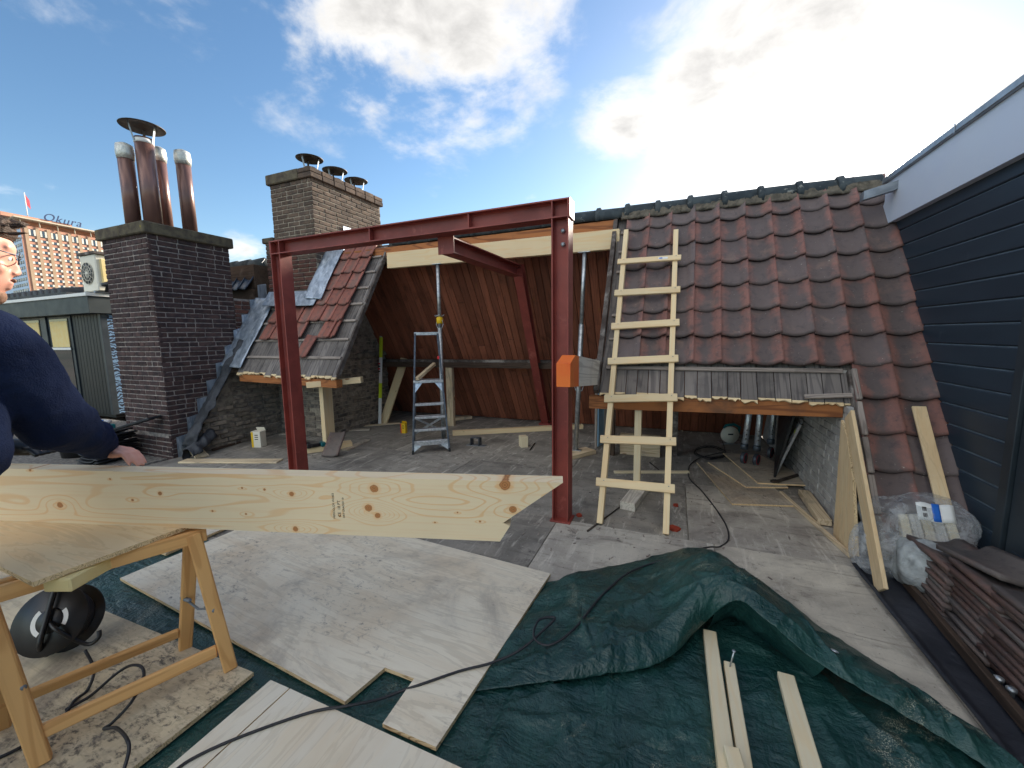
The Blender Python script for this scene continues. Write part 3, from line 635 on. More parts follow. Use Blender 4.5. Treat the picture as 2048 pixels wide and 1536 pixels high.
# ------------------------------------------------------------------ chimneys
def cowl(parent, c, r, leg=.16, hat=.3, hh=.09, pipe=None):
    """flat conical hat on three straps"""
    h = lathe('cowl_hat', [(0, hh), (hat * .55, hh * .55), (hat, 0), (hat * .98, -.008), (hat * .5, hh * .45), (0, hh * .8)], 'cowl', parent, Matrix.Translation(V(c) + V((0, 0, leg))), 28)
    for k in range(3):
        an = 2 * pi * k / 3 + .5; d = V((cos(an), sin(an), 0))
        st = bar('cowl_strap', V(c) + d * (r + .006) - V((0, 0, .06)), V(c) + d * (r + .05) + V((0, 0, leg + .02)), .03, .005, 'zinc', parent, up=d)
        if pipe: nest(st, pipe)
    bd = lathe('cowl_band', [(r + .004, -.07), (r + .004, -.02)], 'white_paint', parent, Matrix.Translation(V(c)), 24)
    if pipe: nest(bd, pipe); nest(h, pipe)
def chimney_near():
    x0, x1, y0, y1, zt = -6.98, XP, 3.0, 3.97, 2.82
    r = root('chimney', ((x0 + x1) / 2, (y0 + y1) / 2, 0), 'wide dark purple brick chimney with four tall brown flue pipes', 'chimney')
    box('mortar_core', (x0, y0, -.2), (x1, y1, zt), 'mortar', r, .002)
    lim = [300]; geo = []
    geo += brick_face(r, (x0, y0, .0), (1, 0, 0), (0, -1, 0), x1 - x0, .32, zt, 'brick_dark', lim, seed=3, proud=.007)
    geo += brick_face(r, (x1, y0, .0), (0, 1, 0), (1, 0, 0), y1 - y0, 1.0, zt, 'brick_dark', lim, seed=4, proud=.007)
    geo += brick_face(r, (x0, y0, .0), (1, 0, 0), (0, -1, 0), x1 - x0, -.1, .3, 'brick_dark', [0], seed=5, proud=.007)
    geo += brick_face(r, (x1, y0, .0), (0, 1, 0), (1, 0, 0), y1 - y0, .0, 1.0, 'brick_dark', [0], seed=6, proud=.007)
    geo += brick_face(r, (x0, y1, .0), (0, -1, 0), (-1, 0, 0), y1 - y0, .0, zt, 'brick_dark', [0], seed=8, proud=.007)
    joined('brick_mass', geo, 'brick_dark', r)
    e = .05
    for (a, b) in (((x0 - e, y0 - e), (x0 + .49, y1 + e)), ((x0 + .495, y0 - e), (x1 + e, y1 + e))):
        box('coping', (a[0], a[1], zt + .001), (b[0], b[1], zt + .14), 'coping', r, .012)
    zc = zt + .14
    for (pxx, ytop, yy, rad, cap) in ((252, 290, 3.22, .085, 0), (292, 276, 3.36, .1, 1), (318, 298, 3.62, .075, 0), (364, 305, 3.72, .085, 0)):
        b = px(pxx + 14, 436, Y=yy); X = min(max(b.x, x0 + .1), x1 - .1); top = px(pxx, ytop, X=X, Y=None).z if False else None
        b = V((X, yy, zc)); pt = px(pxx, ytop, Y=yy)
        h = pt.z - zc
        f = lathe('flue_pipe', [(rad, -.02), (rad, h)], 'flue', r, Matrix.Translation(b), 24)
        if not cap:
            tp_ = lathe('tape_cap', [(rad + .004, h - .17), (rad + .012, h - .1), (rad + .008, h - .03), (rad + .004, h + .005), (rad * .5, h + .03), (0, h + .02)], 'flue_tape', r, Matrix.Translation(b), 18); nest(tp_, f)
        else: cowl(r, b + V((0, 0, h)), rad, .14, .24, .07, f)
def chimney_far():
    x0, x1, y0, y1, zt = -5.72, -4.9, 4.5, 5.95, 3.8
    r = root('chimney', ((x0 + x1) / 2, (y0 + y1) / 2, 2.0), 'brown brick chimney with three short capped flues behind the steel frame', 'chimney')
    box('mortar_core', (x0, y0, 1.6), (x1, y1, zt), 'mortar_light', r, .002)
    lim = [300]; geo = []
    geo += brick_face(r, (x1, y0, 0), (0, 1, 0), (1, 0, 0), y1 - y0, 2.62, zt, 'brick_brown', lim, seed=12, proud=.008)
    geo += brick_face(r, (x0, y0, 0), (1, 0, 0), (0, -1, 0), x1 - x0, 2.99, zt, 'brick_brown', lim, seed=11, proud=.008)
    geo += brick_face(r, (x0 - .2, y0, 0), (1, 0, 0), (0, -1, 0), x1 - x0 + .2, 1.62, 2.98, 'brick_red', lim, seed=13, proud=.012)
    box('shoulder_core', (x0 - .2, y0 + .002, 1.4), (x0 - .001, y1, 2.98), 'mortar', r)
    box('shoulder_coping', (x0 - .25, y0 - .03, 2.981), (x0 - .01, y1, 3.06), 'coping', r, .01)
    geo += brick_face(r, (x0, y1, 0), (0, -1, 0), (-1, 0, 0), y1 - y0, 3.05, zt, 'brick_brown', [0], seed=14, proud=.008)
    if geo: joined('brick_mass', geo, 'brick_brown', r)
    e = .045
    for i in range(7):
        ya = y0 - e + (y1 - y0 + 2 * e) / 7 * i; box('coping_stone', (x1 - .2, ya + .004, zt + .001), (x1 + e, ya + (y1 - y0 + 2 * e) / 7 - .004, zt + .07 + .004 * (i % 3)), 'brick_brown', r, .008)
        box('coping_stone', (x1 - .21, ya + .004, zt + .075), (x1 + e - .004, ya + (y1 - y0 + 2 * e) / 7 - .008, zt + .14 + .004 * (i % 2)), 'brick_brown', r, .008)
    box('coping', (x0 - e, y0 - e, zt + .001), (x1 - .205, y1 + e, zt + .145), 'coping', r, .012)
    for (yy) in (4.72, 5.2, 5.66):
        b = V((-5.13, yy, zt + .14)); f = lathe('flue_pipe', [(.085, -.02), (.085, .1)], 'flue', r, Matrix.Translation(b), 20); cowl(r, b + V((0, 0, .1)), .085, .13, .19, .06, f)
chimney_near(); chimney_far()
# ------------------------------------------------------------------ roof pieces
def pantile(w_, ln, depth, mat, th=.016, roll=.012, n=8):
    vs = []; fs = []; prof = []
    for i in range(n + 1):
        u = -1 + 2 * i / n; z = depth * abs(u) ** 2.3 * (1.0 if u > 0 else .8) + (roll * sin(pi * min(1, (u - .5) / .42)) if u > .5 else 0) - (.008 if u < -.85 else 0)
        prof.append((u * w_ / 2, z))
    ys = (0, .02, ln)
    for y in ys:
        for x, z in prof: vs.append((x, y - (.012 * (1 - abs(x) / (w_ / 2)) if y == 0 else 0), z + (.0 if y else -.004)))
    b = len(vs)
    for y in ys:
        for x, z in prof: vs.append((x, y - (.012 * (1 - abs(x) / (w_ / 2)) if y == 0 else 0), z - th))
    k = n + 1
    for j in range(2):
        for i in range(n):
            fs.append([j * k + i, j * k + i + 1, (j + 1) * k + i + 1, (j + 1) * k + i]); fs.append([b + j * k + i, b + j * k + i + 1, b + (j + 1) * k + i + 1, b + (j + 1) * k + i])
        fs.append([j * k, (j + 1) * k, b + (j + 1) * k, b + j * k]); fs.append([j * k + n, (j + 1) * k + n, b + (j + 1) * k + n, b + j * k + n])
    for i in range(n): fs.append([i, i + 1, b + i + 1, b + i]); fs.append([2 * k + i, 2 * k + i + 1, b + 2 * k + i + 1, b + 2 * k + i])
    me = raw(vs, fs, mat, True)
    return me
def slope_m(X, z, off, tilt=.075, rz=0., rx=0.):
    m = Matrix((V((1, 0, 0)), SL, NF)).transposed().to_4x4()
    m = m @ Matrix.Rotation(-tilt + rx, 4, 'X') @ Matrix.Rotation(rz, 4, 'Z')
    m.translation = rp(X, z, off); return m
rnd = random.Random(5)
def right_roof():
    r = root('tiled_roof', (.5, 3.7, 0), 'dark weathered red pantile roof slope behind the wooden ladder', 'roof')
    tm = pantile(.236, .335, .042, 'tile', th=.02, n=14)
    for c in range(10):
        X = -.53 + .222 * (c + .5)
        for k in range(-5, 7):
            if k < 0 and c < 8: continue
            z = 1.23 + .2286 * k
            link('roof_tile', tm, r, slope_m(X + rnd.uniform(-.003, .003), z, .062 + rnd.uniform(-.006, .006), .085 + rnd.uniform(-.012, .012), rnd.uniform(-.02, .02)))
    # sarking boards under the tiles
    x = -.64; i = 0
    while x < 1.22:
        w_ = rnd.choice((.095, .1, .11, .12)); zb = .985 + rnd.uniform(-.012, .012)
        if x + w_ > 1.24: w_ = 1.235 - x
        if w_ < .03: break
        bar('sarking_board', rp(x + w_ / 2, zb, -.012), rp(x + w_ / 2, 2.83, -.012), w_ - .005, .02, 'sarking', r, up=NF, c=.002)
        # splintered bright end where it was sawn off
        pts = [rp(x + .003 + (w_ - .006) * q / 5, zb - .004 - rnd.uniform(0, .022), -.022) for q in range(6)]
        prism('broken_edge', [rp(x + .003, zb + .002, -.022)] + pts + [rp(x + w_ - .003, zb + .002, -.022)], NF * .018, 'pine', r, xdir=(1, 0, 0))
        x += w_; i += 1
    for k in range(-4, 7):
        z = 1.23 + .2286 * k + .235
        bar('tile_batten', rp(-.6 if k >= 0 else 1.26, z, .014), rp(1.68, z, .014), .03, .024, 'batten', r, up=NF)
    bar('tile_batten', rp(-.6, 1.2, .012), rp(1.2, 1.2, .012), .035, .02, 'batten', r, up=NF)
    bar('side_board', rp(-.665, .98, .02), rp(-.665, 2.80, .02), .045, .075, 'dusty_wood', r, up=NF)
    b = bar('eave_beam', (-.74, 3.76, .885), (1.19, 3.76, .92), .1, .12, 'plank_orange', r)
    bar('rafter', rp(1.245, .02, .0), rp(1.245, 1.2, .0), .045, .09, 'dusty_wood', r, up=NF)
    for k in range(5):
        z = .06 + .2286 * k
        bar('verge_strip', rp(1.252, z, .075), rp(1.252, z + .222, .06), .035, .03, 'batten', r, up=NF, c=.008)
    prism('lower_sarking', [rp(1.27, .0, -.03), rp(1.685, .0, -.03), rp(1.685, 2.8, -.03), rp(1.2, 2.8, -.03), rp(1.2, .99, -.03), rp(1.27, .99, -.03)], NF * .018, 'sarking', r, xdir=SL)
    bar('loose_batten', rp(.93, 1.0, .03), rp(1.24, 1.02, .035), .035, .02, 'batten', r, up=NF)
right_roof()
def left_roof():
    r = root('tiled_roof', (-4.8, 3.8, 0), 'remnant of bright red tiled roof slope left of the opening', 'roof')
    tm = pantile(.212, .33, .022, 'tile_red', th=.016, roll=.016)
    for k in range(6):
        z = 1.5 + .2286 * k
        for c in range(9):
            X = -4.1 - .1 - .2 * c + (.0 if k < 3 else .04 * (k - 2) * .6)
            left = -5.66 if z < 1.95 else -4.82
            if X - .1 < left: continue
            if k == 0 and c in (1,): continue
            if k == 0 and c == 2: 
                continue
            link('roof_tile', tm, r, slope_m(X + rnd.uniform(-.006, .006), z + rnd.uniform(-.008, .008), .055 + rnd.uniform(-.004, .006), .085, rnd.uniform(-.03, .03)))
    link('slipped_tile', tm, r, slope_m(-4.56, 1.26, .05, .03, -.16))
    link('roof_tile', tm, r, slope_m(-4.30, 1.5, .055, .085, -.03))
    x = -5.72
    while x < -3.9:
        w_ = rnd.choice((.1, .11, .12)); w_ = min(w_, -3.87 - x); zb = 1.05 + rnd.uniform(-.015, .015) + .02 * (x < -5.2)
        if w_ < .03: break
        zt_ = 2.82 if x > -4.85 else 2.05
        bar('sarking_board', rp(x + w_ / 2, zb, -.012), rp(x + w_ / 2, zt_, -.012), w_ - .005, .02, 'sarking', r, up=NF, c=.002)
        pts = [rp(x + .003 + (w_ - .006) * q / 5, zb - .006 - rnd.uniform(0, .03), -.022) for q in range(6)]
        prism('broken_edge', [rp(x + .003, zb + .002, -.022)] + pts + [rp(x + w_ - .003, zb + .002, -.022)], NF * .018, 'pine', r, xdir=(1, 0, 0))
        x += w_
    for k in range(-1, 6):
        z = 1.5 + .2286 * k + (.235 if k >= 0 else .22)
        bar('tile_batten', rp(-5.68 if z < 2. else -4.85, z, .011), rp(-3.9, z + .005, .011), .032, .024, 'batten', r, up=NF)
    bar('tile_batten', rp(-5.68, 1.265, .011), rp(-3.9, 1.265, .011), .035, .024, 'batten', r, up=NF)
    bar('side_board', rp(-3.85, 1.06, .0), rp(-3.85, 2.80, .0), .03, .06, 'dusty_wood', r, up=NF)
    bar('trimmer', (-5.7, 3.80, .985), (-3.9, 3.80, .95), .1, .1, 'plank_orange', r)
    o = bar('trimmer_end', (-4.35, 3.72, .93), (-3.72, 4.0, .985), .1, .075, 'pine', r)
    # lead flashing, wrinkled sheets
    def sheet(name, X0, X1, za, zb, off=.075, mat='lead', amp=.012, seed=0, steps=30):
        def f(i, j):
            z = za + (zb - za) * j; X = X0 + (X1 - X0) * i
            return rp(X, z, off + amp * mnoise.noise(V((X * 9 + seed, z * 7, seed))) + .05 * (1 - i) * (1 if X1 > X0 else 0))
        grid_mesh(name, 10, steps, f, mat, r, True, .004)
    sheet('lead_flashing', -4.893, -4.62, 2.02, 2.8, .085, seed=2)
    sheet('lead_apron', -5.68, -4.7, 1.93, 2.15, .09, seed=5, steps=12)
    sheet('lead_flashing', -5.98, -5.62, 1.1, 2.1, .05, seed=9)
    for k in range(5):
        Y = 4.52 + .13 * k; z = rp(0, 2.1 + .2 * k).z
        mesh('lead_step', [(-4.883, Y, z - .03), (-4.883, Y + .16, z + .12), (-4.883, Y + .16, z + .36), (-4.883, Y, z + .36), (-4.876, Y, z - .03), (-4.876, Y + .16, z + .12), (-4.876, Y + .16, z + .36), (-4.876, Y, z + .36)],
             [[0, 1, 2, 3], [4, 5, 6, 7], [0, 1, 5, 4], [1, 2, 6, 5], [2, 3, 7, 6], [3, 0, 4, 7]], 'lead', r)
left_roof()
def ridge():
    r = root('roof_ridge', (0, RIDGE_Y, 2.6), 'row of grey half round ridge tiles on a brown ridge board', 'ridge')
    n = 8; vs = []; fs = []
    secs = [(0, .125), (.03, .13), (.05, .112), (.29, .104), (.335, .1)]
    secs = [(0, .118), (.012, .138), (.05, .14), (.062, .116), (.335, .112)]
    for x, rad in secs:
        for k in range(n + 1):
            a = pi * (-.1 + 1.2 * k / n); vs.append((x, rad * cos(a) * 1.05, rad * sin(a) * .95))
    for j in range(len(secs) - 1):
        for k in range(n): fs.append([j * (n + 1) + k, j * (n + 1) + k + 1, (j + 1) * (n + 1) + k + 1, (j + 1) * (n + 1) + k])
    me = raw(vs, fs, 'ridge', True)
    for i in range(17):
        x = 1.66 - .3195 * (i + 1) + .0; 
        if x < -4.75: break
        o = link('ridge_tile', me, r, Matrix.Translation((x, RIDGE_Y, RIDGE_Z - .03 + rnd.uniform(-.004, .004))) @ Matrix.Rotation(rnd.uniform(-.012, .012), 4, 'Y'))
        md = o.modifiers.new('s', 'SOLIDIFY'); md.thickness = .014
    box('ridge_board', (-4.85, RIDGE_Y - .02, 2.55), (1.68, RIDGE_Y + .02, RIDGE_Z - .02), 'dark_wood', r)
    box('ridge_beam', (-4.85, RIDGE_Y - .12, 2.66), (-.66, RIDGE_Y - .021, 2.78), 'plank_orange', r)
    def bed(i, j):
        X = -.6 + 2.28 * i; zz = RIDGE_Z - .1 + .085 * j
        p = V((X, RIDGE_Y - .135 + .04 * j, zz)) + V((0, -1, .4)) * (.012 * mnoise.noise(V((X * 11, j * 2, 0))) + .012 * mnoise.noise(V((X * 31, j * 3, 2))))
        return p
    grid_mesh('mortar_bed', 140, 4, bed, 'ridge_mortar', r, True, .02)
ridge()
def lining():
    r = root('roof_lining', (-2, 6, 0), 'reddish brown boarded underside of the rear roof slope', 'roof lining')
    fy, fz, ty, tz = 6.64, .0, RIDGE_Y + .03, 2.80
    sl = (V((0, ty, tz)) - V((0, fy, fz))); L_ = sl.length; sl.normalize(); nn = V((0, -sl.z, -sl.y)) ; nn = V((0, -abs(sl.z), -abs(sl.y)))
    x = -6.0
    while x < 1.66:
        w_ = rnd.choice((.095, .105, .11, .12))
        w_ = min(w_, 1.68 - x)
        if w_ < .02: break
        cuts = [0, L_] if rnd.random() < .65 else [0, L_ * rnd.uniform(.3, .75), L_]
        for a, b in zip(cuts, cuts[1:]):
            p0 = V((x + w_ / 2, fy, fz)) + sl * (a + (.02 if a == 0 else .003)); p1 = V((x + w_ / 2, fy, fz)) + sl * (b - .003)
            bar('lining_board', p0 + nn * rnd.uniform(-.002, .003), p1 + nn * rnd.uniform(-.002, .003), w_ - .006, .018, 'plank_red', r, up=-nn, c=.004)
        x += w_
    prism('roof_backing', [V((-6.0, fy + .05, fz)), V((4.3, fy + .05, fz)), V((4.3, ty + .05, tz)), V((-6.0, ty + .05, tz))], V((0, .06, .04)), 'dark_wood', r, xdir=(1, 0, 0))  # carried unseen past the dark wall to block sun leaking onto the deck
    bar('purlin', (-5.9, 5.86, 1.07), (1.2, 5.84, 1.10), .13, .1, 'dusty_wood', r)
    bar('purlin_face', (-4.9, 5.785, 1.04), (1.2, 5.765, 1.07), .012, .09, 'dark_wood', r)
lining()
o = bar('timber_beam', (-3.76, 4.69, 2.58), (-.61, 4.69, 2.555), .07, .21, 'pine'); tag(o, 'new pale pine beam spanning the opening just under the ridge', 'beam')
# ------------------------------------------------------------------ brick walls
def party():
    r = root('party_wall', (XP, 4.6, 0), 'old ragged brick party wall with stepped lead flashing beside the red tiles', 'wall')
    box('mortar_core', (XP - .1, 3.98, 0), (XP - .002, 6.7, 2.12), 'mortar', r)
    lim = [60]; geo = []
    sl = lambda y: rp(0, 0).y
    def above(u, z): return z > rp(0, z).z * 0 + ((3.98 + u) - RP.y) * tan(TH) + RP.z - .05
    geo += brick_face(r, (XP - .002, 3.98, 0), (0, 1, 0), (1, 0, 0), .8, .9, 2.1, 'brick_red', lim, seed=21, clip=above)
    # wall below the slope, thicker and rough
    def prof(Y): return max(.02, (Y - RP.y) * tan(TH) + RP.z - .07)
    pts = [(XP + .0, 3.12, 0), (XP, 4.5, 0), (XP, 4.5, 1.7), (XP, 3.9, prof(3.9)), (XP, 3.14, .02)]
    prism('rubble_core', pts, (.085, 0, 0), 'concrete', r, xdir=(0, 1, 0))
    lim2 = [200]
    def ragged(u, z):
        Y = 3.1 + u; return z < prof(Y) - .09 - .06 * mnoise.noise(V((Y * 6, z * 5, 3))) and mnoise.noise(V((Y * 5, z * 6, 8))) < .42
    geo += brick_face(r, (XP + .085, 3.1, 0), (0, 1, 0), (1, 0, 0), 1.4, .01, 1.7, 'brick_old', lim2, clip=ragged, seed=22, jitter=4, proud=.012, joint=.013)
    # chimney breast under the far chimney
    bx0, bx1, by0, by1 = -5.915, -4.92, 4.5, 5.95
    box('breast_core', (bx0, by0, 0), (bx1, by1, 1.6), 'mortar_light', r)
    prism('breast_top', [(bx0, by0, 1.6), (bx0, by1, 1.6), (bx0, 5.3, 2.1), (bx0, by0 + .02, 2.1)], (bx1 - bx0 - .02, 0, 0), 'mortar', r)
    lim3 = [240]
    cl = lambda u, z: mnoise.noise(V((u * 5, z * 6, 18))) < .5
    geo += brick_face(r, (bx0, by0, 0), (1, 0, 0), (0, -1, 0), bx1 - bx0, .01, 1.3, 'brick_old', lim3, clip=cl, seed=23, jitter=3, proud=.01)
    def under(u, z): return z < (6.6 - (by0 + u)) * 1.58 - .02 and mnoise.noise(V((u * 5, z * 6, 28))) < .55
    geo += brick_face(r, (bx1, by0, 0), (0, 1, 0), (1, 0, 0), by1 - by0, .01, 1.6, 'brick_old', lim3, clip=under, seed=24, jitter=3, proud=.01)
    if geo: joined('brick_mass', geo, 'brick_old', r)
    bar('corbel', (-4.9, 5.2, 1.22), (-4.9, 5.9, 1.24), .1, .09, 'concrete', r, c=.02)
    # stepped lead flashing on the near chimney and wall
    Y = 3.05; k = 0
    while Y < 4.45:
        z = (Y - RP.y) * tan(TH) + RP.z; w_ = .14
        X = XP + .016
        mesh('lead_step', [(X, Y, z - .08), (X, Y + w_, z + w_ * 1.6 - .08), (X, Y + w_, z + .33 + rnd.uniform(-.03, .03)), (X, Y, z + .31), (X + .006, Y, z - .08), (X + .006, Y + w_, z + w_ * 1.6 - .08), (X + .01, Y + w_, z + .33), (X + .008, Y, z + .31)],
             [[0, 1, 2, 3], [4, 5, 6, 7], [0, 1, 5, 4], [1, 2, 6, 5], [2, 3, 7, 6], [3, 0, 4, 7]], 'lead', r)
        Y += w_ + .004; k += 1
    # loose roofing felt along the slope
    def felt(i, j):
        z = .12 + 1.35 * j; X = XP + .025 + (.2 + .05 * mnoise.noise(V((j * 7, 1, 0)))) * i
        return rp(X, z, .05 + .07 * sin(i * pi) * (.6 + .6 * mnoise.noise(V((j * 6, i * 2, 4)))) + .025 * mnoise.noise(V((j * 15, i * 5, 1))))
    grid_mesh('roofing_felt', 12, 60, felt, 'felt', r, True, .004)
    def felt2(i, j):
        a = i * pi * 1.3; y = 3.0 + .42 * j; b = V((XP + .1 + .35 * (1 - j) * .6, y, .11 + .16 * j))
        rr = .1 + .03 * mnoise.noise(V((j * 6, i * 4, 9)))
        return b + V((cos(a) * rr * 1.3, 0, sin(a) * rr - .06)) + V((0, .03 * mnoise.noise(V((i * 5, j * 5, 2))), 0))
    grid_mesh('roofing_felt', 16, 24, felt2, 'felt', r, True, .004)
    # neighbour's eave seen over the wall
    n = root('neighbour_eave', (-6.6, 4.9, 2), 'dark blue glazed tile eave seen between the two chimneys', 'roof')
    box('eave_board', (-9.5, 4.35, 1.9), (XP - .12, 4.4, 2.3), 'dark_wood', n)
    tm = pantile(.2, .36, .03, 'tile_glazed')
    for i in range(16):
        for k_ in range(2):
            mm = slope_m(-6.24 - .19 * i, 2.27 + .2 * k_, 0, .08); mm.translation = V((-6.24 - .19 * i, 4.3 + .13 * k_, 2.3 + .2 * k_)); link('roof_tile', tm, n, mm)
    for i in range(9):
        tube('ridge_tile', [(-6.14 - .32 * i, 4.62, 2.72), (-6.44 - .32 * i, 4.62, 2.71)], [.1, .09], 'ridge', n, 10)
    box('roof_body', (-9.5, 4.41, 1.8), (XP - .12, 4.75, 2.68), 'dark_wood', n)
    box('end_wall', (-9.5, 4.3, -.01), (XP - .12, 6.5, 1.9), 'brick_dark', n)
party()
def cheek():
    r = root('cheek_wall', (XCK, 5, 0), 'grey painted brick side wall under the right roof slope', 'wall')
    prof = lambda Y: min((Y - RP.y) * tan(TH) + RP.z - .05, (6.62 - Y) * 1.6)
    pts = [(XCK, 3.62, 0), (XCK, 6.6, 0), (XCK, 5.6, prof(5.6)), (XCK, 4.85, 2.6), (XCK, 3.62, prof(3.62))]
    prism('mortar_core', pts, (.08, 0, 0), 'brick_grey', r, xdir=(0, 1, 0))
    lim = [300]; geo = brick_face(r, (XCK, 3.62, 0), (0, 1, 0), (-1, 0, 0), 2.9, .005, 1.6, 'brick_grey', lim, clip=lambda u, z: z < prof(3.62 + u) - .03 and u < 2.4, seed=31, proud=.006, joint=.01, bl=.2, bh=.054)
    if geo: joined('brick_mass', geo, 'brick_grey', r)
cheek()
# ------------------------------------------------------------------ dark clad dormer, right
def dark_dormer():
    r = root('dark_dormer', (2.5, 3, 0), 'blue black clad dormer side with a white fascia on the right', 'dormer')
    zt = 2.44
    box('wall_core', (XW + .03, -2.5, -.4), (4.2, 5.0, zt), 'dark_door', r)
    zz = 2.33; 
    b0 = zt
    while zz > -.2:
        za = max(zz, -.02)
        o = bar('cladding_board', (XW + .014, 2.99, (b0 + za) / 2 + .004), (XW + .014, 5.0, (b0 + za) / 2 + .004), .028, b0 - za - .010, 'dark_wall', r, c=.006)
        box('groove_line', (XW + .012, 2.99, za - .004), (XW + .03, 5.0, za + .006), 'groove', r, .001)
        b0 = za; zz -= .131
        if za <= 0: break
    box('corner_post', (XW - .012, 2.92, -.02), (XW + .03, 2.985, zt), 'dark_door', r)
    d = box('door', (XW + .004, 2.0, 0), (XW + .03, 2.91, zt), 'dark_door', r)
    for k in range(5):
        for q in range(2): box('door_groove', (XW - .002 + .003 * q, 2.1, .3 + .42 * k + .03 * q), (XW + .006, 2.86, .31 + .42 * k + .03 * q), 'dark_wall', r)
    box('wall_rest', (XW + .002, -2.5, -.02), (XW + .03, 1.99, zt), 'dark_wall', r)
    prism('fascia', [(XW - .05, -2.5, 2.42), (XW - .05, 4.74, 2.42), (XW - .05, 4.60, 2.62), (XW - .05, 4.60, 2.77), (XW - .05, -2.5, 2.77)], (.05, 0, 0), 'fascia', r, xdir=(0, 1, 0))
    box('roof_trim', (XW - .075, -2.5, 2.771), (4.2, 4.62, 2.82), 'zinc', r, .006)
    box('trim_seam', (XW - .079, 3.62, 2.765), (XW - .0755, 3.63, 2.824), 'zinc', r)
    prism('gutter_end', [(XW - .05, 4.38, 2.66), (XW - .05, 4.46, 2.66), (XW - .05, 4.46, 2.73), (XW - .05, 4.38, 2.73)], (-.22, 0, -.055), 'zinc', r)
dark_dormer()
# ------------------------------------------------------------------ steel frame
def hsec(name, p0, p1, webdir, mat, parent, d=.133, b=.14, tw=.007, tf=.010):
    """H profile from p0 to p1; flanges apart along webdir"""
    p0, p1 = V(p0), V(p1); fm = frame(p1 - p0, webdir); L_ = (p1 - p0).length; vs = []; fs = []
    r_ = .012
    prof = [(-b / 2, -d / 2), (b / 2, -d / 2), (b / 2, -d / 2 + tf), (tw / 2 + r_, -d / 2 + tf), (tw / 2, -d / 2 + tf + r_), (tw / 2, d / 2 - tf - r_), (tw / 2 + r_, d / 2 - tf), (b / 2, d / 2 - tf), (b / 2, d / 2),
            (-b / 2, d / 2), (-b / 2, d / 2 - tf), (-tw / 2 - r_, d / 2 - tf), (-tw / 2, d / 2 - tf - r_), (-tw / 2, -d / 2 + tf + r_), (-tw / 2 - r_, -d / 2 + tf), (-b / 2, -d / 2 + tf)]
    k = len(prof)
    for x in (-L_ / 2, L_ / 2): vs += [(x, y, z) for y, z in prof]
    fs = [list(range(k)), list(range(k, 2 * k))] + [[i, (i + 1) % k, k + (i + 1) % k, k + i] for i in range(k)]
    fm.translation = (p0 + p1) / 2
    return link(name, raw(vs, fs, mat), parent, fm)
def steel():
    r = root('steel_portal', (-2.3, 3.1, 0), 'dark red primed steel portal frame standing in the roof opening', 'steel frame')
    yc, zt = 3.08, 2.52; XR, XL = -.829, -3.84
    for X in (XR, XL):
        hsec('column', (X, yc, .012), (X, yc, zt - .135), (1, 0, 0), 'steel', r)
        box('base_plate', (X - .085, yc - .085, .0), (X + .085, yc + .085, .0118), 'steel', r)
        for s in (-1, 1): box('stiffener', (X + s * .0615 - .005, yc - .069, zt - .1225), (X + s * .0615 + .005, yc - .0045, zt - .0105), 'steel', r, .001)
    hsec('beam', (XL - .067, yc, zt - .0665), (XR + .067, yc, zt - .0665), (0, 0, 1), 'steel', r)
    box('end_plate', (XR + .0672, yc - .07, zt - .134), (XR + .077, yc + .07, zt + .001), 'steel', r, .001)
    box('end_plate', (XL - .077, yc - .07, zt - .134), (XL - .0672, yc + .07, zt + .001), 'steel', r, .001)
    for X in (-2.62, -1.6): box('stiffener', (X - .005, yc - .062, zt - .1225), (X + .005, yc - .0045, zt - .0105), 'steel', r, .001)
    a = V((-1.9, 3.155, 2.315)); b = V((-1.87, 4.78, 2.315))
    hsec('rafter_beam', a, b, (0, 0, 1), 'steel', r)
    box('bracket', (-1.98, 3.152, 2.24), (-1.82, 3.162, 2.52), 'steel', r, .001)
    hsec('raking_leg', (-1.87, 4.83, 2.38), (-2.02, 6.44, .04), (0, .82, .57), 'steel', r, d=.12, b=.12)
    box('foot_plate', (-2.12, 6.34, 0), (-1.92, 6.53, .03), 'steel', r)
    # tie to the brick: small bolts
    for z in (2.2, 2.3):
        lathe('bolt', [(0, .02), (.016, .02), (.018, 0)], 'zinc', r, Matrix.Translation((XR + .01, yc - .0045, z)) @ Matrix.Rotation(pi / 2, 4, 'X'), 6)
steel()
